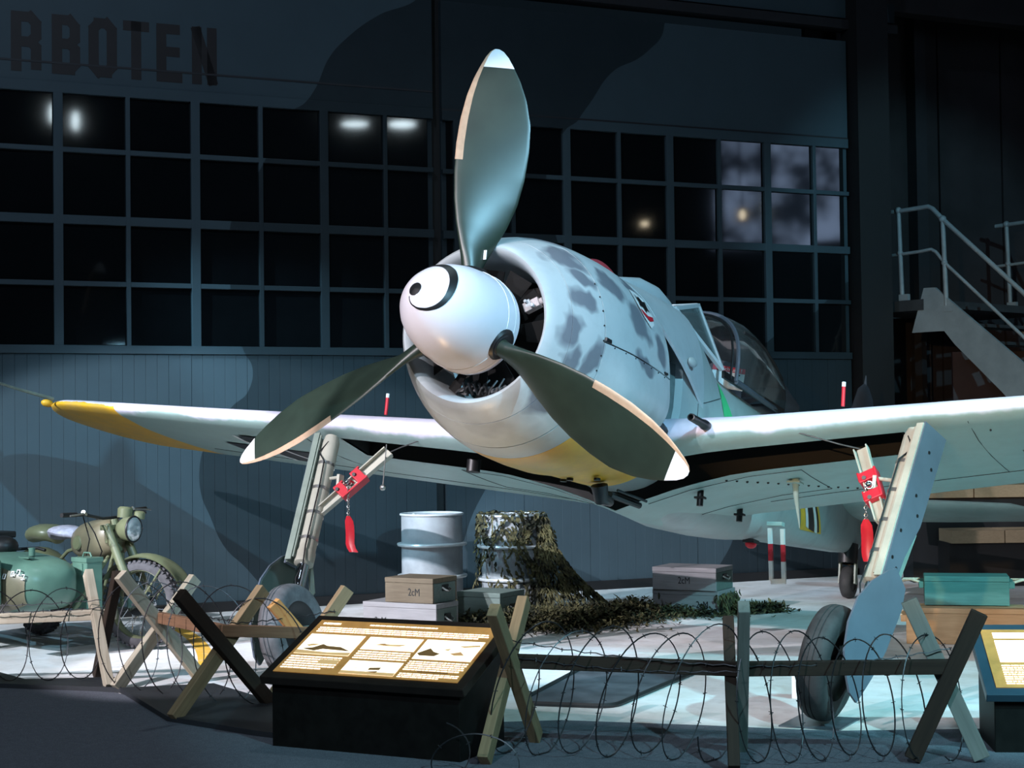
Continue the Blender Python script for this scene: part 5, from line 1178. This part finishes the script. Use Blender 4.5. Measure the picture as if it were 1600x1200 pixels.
def moto_wheel(c, steer, lean, name):
    root = empty(name, c, parent=MBK); root.rotation_euler = (lean, 0, steer)
    b = MB(); b.lathe([(-.045, .262), (-.050, .29), (-.042, .318), (-.02, .332), (.02, .332), (.042, .318), (.050, .29), (.045, .262)], (0, 0, 0), (0, 1, 0), 56, False); K(b, 'tyre', M_MTYRE, root, smooth=50)
    b = MB()
    for k in range(44):
        a = 2 * pi * k / 44; M = Matrix.Rotation(a, 4, 'Y')
        for y, da in ((-.034, 0), (.034, .03), (0, .07)):
            M2 = Matrix.Rotation(a + da, 4, 'Y'); b.box(M2 @ Vector((0, y, .332 if y == 0 else .325)), (.024, .026, .020), M2.to_3x3())
    K(b, 'tread_blocks', M_MTYRE, root, kind='stuff')
    b = MB(); b.lathe([(-.034, .268), (-.036, .255), (-.018, .246), (.018, .246), (.036, .255), (.034, .268)], (0, 0, 0), (0, 1, 0), 56, False); K(b, 'rim', M_OLIVE, root, smooth=40)
    b = MB()
    for k in range(40):
        a = 2 * pi * k / 40; s_ = 1 if k % 2 else -1; a2 = a + .35 * (1 if (k // 2) % 2 else -1); b.tube([(.075 * sin(a2), s_ * .05, .075 * cos(a2)), (.25 * sin(a), s_ * .008, .25 * cos(a))], .0028, 4)
    K(b, 'spokes', M_CHROME, root, kind='stuff')
    b = MB(); b.lathe([(-.075, .02), (-.072, .085), (-.05, .095), (.05, .095), (.072, .085), (.075, .02)], (0, 0, 0), (0, 1, 0), 32); K(b, 'hub', M_CHROME if name == 'front_wheel' else M_OLIVE, root, smooth=40)
    b = MB(); b.cyl((0, -.12, 0), (0, .12, 0), .011, 10); K(b, 'axle', M_GUN, root); return root
fw = moto_wheel((0, 0, .346), radians(19), radians(-3), 'front_wheel'); rw = moto_wheel((-1.45, 0, .346), 0, 0, 'rear_wheel'); sw = moto_wheel((-1.22, -1.22, .346), 0, 0, 'sidecar_wheel')
# fork, fender, lamp (steered assembly written straight)
SR = Matrix.Rotation(radians(19), 4, 'Z')
def S(x, y, z):  # steered about the head
    v = SR @ Vector((x + .14, y, 0)); return Vector((v.x - .14, v.y, z))
b = MB()
for y in (-.095, .095): b.tube([S(-.30, y, .95), S(-.16, y, .64), S(-.12, y, .56)], [.034, .036, .038], 12); b.tube([S(-.13, y, .58), S(0, y * 1.05, .33)], [.028, .022], 12)
K(b, 'front_fork', M_OLIVE, smooth=50)
b = MB(); b.beam(S(-.30, -.13, .93), S(-.30, .13, .93), .07, .04); b.beam(S(-.265, -.12, .83), S(-.265, .12, .83), .06, .035); b.cyl(S(-.30, 0, .99), S(-.255, 0, .74), .032, 12); K(b, 'fork_yokes', M_OLIVE, bevel=.004)
b = MB(); R = []
for k in range(19):
    a = radians(-62 + 128 * k / 18); R.append([S(.372 * sin(a) * (1 + .06 * (abs(y) > .06)) , y, .346 + (.372 - 3.0 * y * y) * cos(a) + .015) for y in (-.088, -.075, -.04, 0, .04, .075, .088)])
b.loft(R, False); b.loft([[p - Vector((0, 0, .006)) for p in r] for r in R], False); K(b, 'front_fender', M_OLIVE, smooth=50)
b = MB()
for y in (-.09, .09): b.tube([S(-.24, y, .56), S(0, y * 1.1, .346)], .007, 6); b.tube([S(.20, y, .62), S(0, y * 1.1, .346)], .007, 6)
K(b, 'fender_stays', M_OLIVE)
lp = S(-.13, 0, .915); ld = (SR @ Vector((1, 0, -.02))).normalized(); b = MB(); b.lathe([(-.13, .01), (-.12, .05), (-.07, .088), (0, .098), (.012, .102), (.02, .098)], lp, ld, 32, False); lamp = K(b, 'headlamp', M_OLIVE, smooth=40)
b = MB(); b.lathe([(.016, .096), (.030, .08), (.036, .04), (.038, .002)], lp, ld, 32, False); K(b, 'lamp_lens', M_LENS, lamp, smooth=50); b = MB(); b.torus(lp + ld * .016, ld, .098, .008, 32, 6); K(b, 'lamp_rim', M_INK, lamp, smooth=60)
b = MB(); b.lathe([(0, .058), (.07, .06), (.085, .045), (.088, .002)], S(-.22, .03, 1.0), (0, .1, 1), 20); b.lathe([(0, .045), (.05, .045), (.06, .03), (.062, .002)], S(-.14, .10, .99), (.1, .1, 1), 16); K(b, 'horn_and_gauge', M_OLIVE, smooth=40)
b = MB(); b.tube([S(-.31, .42, 1.02), S(-.36, .28, 1.035), S(-.33, .1, 1.0), S(-.33, -.1, 1.0), S(-.36, -.26, 1.035), S(-.38, -.50, 1.045)], .012, 8); hb = K(b, 'handlebar', M_GUN, smooth=60)
for s in (-1, 1):
    b = MB(); b.tube([S(-.375, s * .36, 1.042), S(-.385, s * .52, 1.046)], .018, 10); K(b, 'grip', M_INK, hb, smooth=50); b = MB(); b.tube([S(-.35, s * .30, 1.05), S(-.31, s * .42, 1.045), S(-.32, s * .50, 1.04)], .007, 6); b.cyl(S(-.36, s * .27, 1.04), S(-.35, s * .31, 1.06), .018, 8); K(b, 'lever', M_ALU, hb, smooth=40)
b = MB()
for s in (-1, 1): b.tube([S(-.33, s * .32, 1.03), S(-.25, s * .3, .9), S(-.3, s * .15, .75), S(-.4, s * .1, .62)], .005, 5); b.tube([S(-.36, -.3, 1.03), S(-.33, -.26, .85), S(-.42, -.2, .68)], .005, 5)
K(b, 'control_cables', M_INK, smooth=60)
# tank, seats, frame, engine
b = MB(); R = []
for x, w, zt, zb in ((-.26, .06, .94, .80), (-.30, .13, .965, .73), (-.40, .165, .985, .68), (-.55, .175, .98, .66), (-.68, .165, .955, .66), (-.78, .13, .91, .68), (-.82, .06, .86, .74)):
    R.append([Vector((x, w * (abs(cos(t)) ** .75) * (1 if cos(t) >= 0 else -1), (zt + zb) / 2 + (zt - zb) / 2 * (abs(sin(t)) ** .85) * (1 if sin(t) >= 0 else -1))) for t in [2 * pi * k / 20 for k in range(20)]])
b.loft(R, True, True, True); tk = K(b, 'fuel_tank', M_OLIVB, smooth=60)
b = MB(); b.lathe([(0, .04), (.02, .04), (.025, .02), (.025, .002)], (-.55, 0, .965), (0, 0, 1), 16); K(b, 'filler_cap', M_GUN, tk, smooth=40); b = MB(); b.lathe([(0, .06), (.012, .05), (.014, .002)], (-.62, -.172, .80), (0, -1, .1), 14); K(b, 'knee_pad', M_OLIVE, tk, smooth=40)
b = MB(); R = []
for x, w, z in ((-.80, .05, .84), (-.86, .10, .885), (-.97, .15, .89), (-1.08, .16, .905), (-1.13, .12, .87)): R.append([Vector((x, w * cos(t), z - .03 + .045 * sin(t))) for t in [2 * pi * k / 14 for k in range(14)]])
b.loft(R, True, True, True); K(b, 'rider_saddle', M_SEAT, smooth=60, label='pale lilac cover on the saddle')
b = MB(); R = []
for x, w, z in ((-1.18, .08, .88), (-1.25, .14, .90), (-1.40, .15, .90), (-1.52, .10, .88)): R.append([Vector((x, w * cos(t), z - .05 + .07 * sin(t))) for t in [2 * pi * k / 14 for k in range(14)]])
b.loft(R, True, True, True); K(b, 'pillion_seat', M_OLIVE, smooth=60)
b = MB(); R = []
for k in range(17):
    a = radians(-100 + 190 * k / 16); R.append([Vector((-1.45 + .385 * sin(a), y, .346 + (.385 - 3 * y * y) * cos(a))) for y in (-.09, -.05, 0, .05, .09)])
b.loft(R, False); b.loft([[p * .995 + Vector((0, 0, -.004)) for p in r] for r in R], False); K(b, 'rear_fender', M_OLIVE, smooth=50)
b = MB()
for y in (-.1, .1): b.tube([(-.30, y * .3, .78), (-.42, y, .30), (-1.0, y * 1.2, .28), (-1.45, y, .346)], .018, 8); b.tube([(-.32, y * .3, .86), (-.9, y * .8, .72), (-1.45, y, .346)], .015, 8)
K(b, 'frame_tubes', M_OLIVE, smooth=60)
b = MB(); b.box((-.70, 0, .42), (.34, .2, .24)); b.box((-.70, -.2, .42), (.16, .22, .16)); b.box((-.70, .2, .42), (.16, .22, .16)); eng = K(b, 'engine_block', M_GUN, bevel=.015)
for k in range(6): MB().box((-.70, -.14 - .028 * k, .42), (.2, .010, .2)).build('cooling_fin', M_ALU, eng)
b = MB(); b.tube([(-.62, -.2, .36), (-.5, -.2, .24), (-.9, -.2, .2), (-1.6, -.2, .24)], .022, 8); K(b, 'exhaust', M_GUN, smooth=60)
# sidecar tub
b = MB(); R = []
for x, w, zt, zb in ((.06, .10, .60, .46), (.03, .20, .67, .40), (-.07, .27, .725, .36), (-.26, .31, .755, .34), (-.5, .33, .77, .33), (-.8, .335, .76, .33), (-1.05, .335, .745, .33), (-1.35, .32, .78, .34), (-1.65, .28, .80, .38), (-1.8, .18, .74, .46)):
    R.append([Vector((x, -.80 + w * (abs(cos(t)) ** .6) * (1 if cos(t) >= 0 else -1), (zt + zb) / 2 + (zt - zb) / 2 * (abs(sin(t)) ** .6) * (1 if sin(t) >= 0 else -1))) for t in [2 * pi * k / 28 for k in range(28)]])
b.loft(R, True, True, True); tub = K(b, 'sidecar_body', M_TEALG, smooth=60)
def tub_at(x):
    L = ((.06, .10, .60, .46), (.03, .20, .67, .40), (-.07, .27, .725, .36), (-.26, .31, .755, .34), (-.5, .33, .77, .33), (-.8, .335, .76, .33), (-1.05, .335, .745, .33), (-1.35, .32, .78, .34))
    for A, B in zip(L, L[1:]):
        if B[0] <= x <= A[0]: u = (x - A[0]) / (B[0] - A[0]); return [A[i] + (B[i] - A[i]) * u for i in (1, 2, 3)]
def tub_pt(x, t, off=.010):
    w, zt, zb = tub_at(x); return Vector((x, -.80 + (w + off) * (abs(cos(t)) ** .6) * (1 if cos(t) >= 0 else -1), (zt + zb) / 2 + ((zt - zb) / 2 + off) * (abs(sin(t)) ** .6) * (1 if sin(t) >= 0 else -1)))
b = MB(); R = []
for x in [-1.3, -1.1, -.9, -.7, -.5, -.36, -.25, -.16, -.08, -.03, .0, .02]:
    u = max(0, (x + .44) / .46); t0, t1 = radians(146 + 14 * u ** 3), radians(238 - 22 * u ** 2); R.append([tub_pt(x, t0 + (t1 - t0) * k / 14) for k in range(15)])
b.loft(R, False); K(b, 'camouflage_patch', M_OLIVB, tub, smooth=60, label='brown camouflage patch on the sidecar flank')
for (x, t, s_) in ((-.03, 150, .019), (.005, 159, .018), (-.06, 158, .017), (-.13, 167, .017)):
    c = tub_pt(x, radians(t), .016); n_ = Vector((0, -1, .35)).normalized(); u_ = Vector((1, 0, 0)); v_ = n_.cross(u_); Mx = frame_matrix(c, u_, v_, n_)
    b = MB()
    for a, e in (((-s_, -s_), (s_, -s_)), ((s_, -s_), (s_, s_)), ((s_, s_), (-s_, s_)), ((-s_, s_), (-s_, -s_))): b.beam(Mx @ Vector((*a, 0)), Mx @ Vector((*e, 0)), .007, .004, n_)
    K(b, 'white_tactical_mark', M_WHITE, tub)
b = MB(); b.cyl((-.24, -.80, .755), (-.24, -.80, .815), .024, 14); b.box((-.18, -.88, .75), (.14, .05, .012)); K(b, 'sidecar_latch', M_TEALG, tub)
b = MB(); b.tube([(-.55, -.50, .765), (-.62, -.52, .78), (-.8, -.56, .77), (-.75, -1.06, .765), (-.55, -1.08, .765)], .012, 8); K(b, 'cockpit_rim', M_INK, tub, smooth=60)
b = MB(); b.sphere((-.80, -.72, .80), .11, 20, 10, (1.15, 1.1, .75)); K(b, 'headrest_pad', M_INK, tub, smooth=60)
b = MB(); b.box((-.98, -.70, .88), (.2, .3, .05)); K(b, 'luggage_rack', M_INK, tub, bevel=.01)
b = MB(); R = []
for z, k in ((.40, .92), (.44, 1), (.74, 1), (.78, .8)): R.append([Vector((-.22 + .11 * k * sx, -1.20 + .075 * k * sy, z)) for sx, sy in ((-1, -1), (-.6, -1.1), (.6, -1.1), (1, -1), (1, 1), (-1, 1))])
b.loft(R, True, True, True); jc = K(b, 'jerrycan', M_TEALG, tub, bevel=.008); b = MB(); b.tube([(-.30, -1.2, .76), (-.28, -1.2, .80), (-.16, -1.2, .80), (-.14, -1.2, .76)], .012, 6); K(b, 'can_handle', M_TEALG, jc, smooth=60)
b = MB(); b.box((-.22, -.34, .50), (.20, .14, .38)); bx = K(b, 'tool_box', M_TEALG, bevel=.008); b = MB(); b.box((-.22, -.34, .70), (.21, .15, .035)); b.box((-.18, -.415, .63), (.03, .012, .09)); b.tube([(-.28, -.34, .72), (-.26, -.34, .75), (-.18, -.34, .75), (-.16, -.34, .72)], .007, 6); K(b, 'box_lid', M_TEALG, bx, bevel=.002)
b = MB(); b.tube([(-.25, -.1, .30), (-.25, -1.0, .30)], .022, 8); b.tube([(-1.22, -.1, .30), (-1.22, -1.22, .346)], .022, 8); b.tube([(-.2, -.55, .28), (-1.5, -.55, .28)], .02, 8); b.tube([(.0, -.6, .34), (-.3, -.1, .70)], .016, 8); K(b, 'sidecar_chassis', M_OLIVE, smooth=60)
b = MB(); R = []
for k in range(15):
    a = radians(-95 + 190 * k / 14); R.append([Vector((-1.22 + .385 * sin(a), -1.22 + y, .346 + (.385 - 3 * y * y) * cos(a))) for y in (-.09, -.05, 0, .05, .09)])
b.loft(R, False); b.loft([[p - Vector((0, 0, .006)) for p in r] for r in R], False); K(b, 'sidecar_fender', M_TEALG, smooth=50)

# ---- gangway stair at the back right
M_STEEL = mat('blue_grey_steel_paint', (.22, .26, .28), .5, var=.12, scale=4); M_TREAD = mat('dark_tread', (.035, .04, .045), .6, var=.2); M_TAN = wood_mat('tan_edge_board', (.42, .32, .21), (.33, .25, .16))
ST = empty('gangway_stair', (.3, 9.2, 0), label='grey steel stair with tubular handrails at the back right', cat='stairs'); OO = Vector((.3, 9.2, 0)); FV = Vector((-.4671, .8838, 0)).normalized()
SD = Vector((.92982, -.36803, 0)); SW = Vector((.36803, .92982, 0)); SRZ = Matrix.Rotation(atan2(SD.y, SD.x), 3, 'Z')
def stp(u, z): return Vector((-.235, 9.41, 0)) + SD * u + Vector((0, 0, z)) - OO
prof = [(.332, 3.162), (.474, 3.159), (1.568, 2.276), (3.6, .62), (3.6, .0), (3.2, .0), (1.293, 1.988), (.72, 2.52), (.588, 2.673), (.167, 2.674)]
def ht(u): return 3.904 - .90 * (u - .584)
for dpt, nm in ((0, 'near'), (2.15, 'far')):
    import mathutils.geometry as mg
    b = MB(); P = [stp(u, z) + SW * dpt for u, z in prof]; t_ = SW * .04; n_ = len(P)
    t = mg.tessellate_polygon([[Vector((u, z, 0)) for u, z in prof]]); b.add(P + [p + t_ for p in P], [tuple(q) for q in t] + [tuple(i + n_ for i in q) for q in t] + [(i, (i + 1) % n_, n_ + (i + 1) % n_, n_ + i) for i in range(n_)]); b.build('stringer', M_STEEL, ST)
    b = MB(); f = SW * (dpt + .02)
    b.tube([stp(-.149, 4.05) + f, stp(.3, 4.06) + f, stp(.40, 4.063) + f, stp(.46, 4.03) + f, stp(.584, 3.904) + f, stp(3.4, ht(3.4)) + f], .026, 10); b.build('handrail', M_STEEL, ST, smooth=60)
    b = MB(); b.tube([stp(-.16, 3.56) + f, stp(.3, 3.575) + f, stp(.43, 3.585) + f, stp(.49, 3.55) + f, stp(.597, 3.424) + f, stp(3.4, ht(3.4) - .48) + f], .019, 10); b.build('mid_rail', M_STEEL, ST, smooth=60)
    for u, zt, zb in ((.0, 4.06, 3.077), (.584, 3.904, 2.915), (1.9, ht(1.9), 1.8), (3.2, ht(3.2), .75)):
        b = MB(); b.tube([stp(u, zt) + f, stp(u + .03, zb) + f], .026, 10); b.sphere(stp(u, zt) + f, .042, 10, 6); b.sphere(stp(u + .012, zt - .48) + f, .036, 10, 6); b.box(stp(u + .06, zb) + f, (.12, .05, .07), SRZ); b.build('rail_post', M_STEEL, ST, smooth=50)
for k in range(13):
    u = .62 + .245 * k; z = 2.92 - .205 * k; MB().box(stp(u, z) + SW * 1.09, (.28, 2.08, .035), SRZ).build('tread', M_TREAD, ST)
MB().box(stp(-.15, 2.98) + SW * 1.09, (.96, 2.2, .12), SRZ).build('landing', M_TREAD, ST)
for u in (-.5, .15): MB().box(stp(u, 1.46) + SW * 1.09, (.1, .1, 2.92), SRZ).build('landing_leg', M_FRAME, ST)
# dark stepped platform behind the tail
PLF = empty('stage_platform', (1.3, 8.6, 0), label='black stepped platform with tan board edges behind the tailplane', cat='platform'); RZ = Matrix.Rotation(atan2(.4676, .884), 3, 'Z'); RX = Vector((.884, .4676, 0))
base = Vector((.40, 7.80, 0)) - Vector((1.3, 8.6, 0))
for (u0, u1, z0, z1, d0, d1) in ((.25, 1.9, 0, .44, .0, .45), (.0, 1.9, 0, .88, .50, .95)):
    MB().box(base + RX * ((u0 + u1) / 2) + FV * ((d0 + d1) / 2) + Vector((0, 0, (z0 + z1) / 2)), (u1 - u0, d1 - d0, z1 - z0), RZ).build('platform_block', M_BLACK, PLF)
    for k in range(3):
        a = u0 + (u1 - u0) * k / 3 + .01; c = u0 + (u1 - u0) * (k + 1) / 3
        MB().box(base + RX * ((a + c) / 2) + FV * ((d0 + d1) / 2 - .02) + Vector((0, 0, z1 + .065)), (c - a, d1 - d0 + .04, .13), RZ).build('edge_board', M_TAN, PLF, bevel=.004)
for k in range(3):
    o = MB().box(Vector((1.55, 10.15, 1.3)) + RX * (-.95 + .9 * k) , (.88, .05, 2.3), RZ).build('trim_%d' % (3 + k), M_MAROON, None, kind='structure')

# ---- white wheel chock beside the right-hand tyre
b = MB(); b.prism([(0, 0), (.20, 0), (.06, .15), (0, .15)], .10, frame_matrix((1.36, .62, 0), (0, .9, .0), (0, 0, 1), (1, 0, 0))); o = b.build('wheel_chock', M_WHITE, None, bevel=.006, label='white wheel chock behind the right hand tyre'); o['category'] = 'chock'
o = MB().box((1.76, -.10, .004), (.34, .40, .008)).build('tyre_pad', M_TRAY, None, label='flat pad under the right hand tyre'); o['category'] = 'pad'
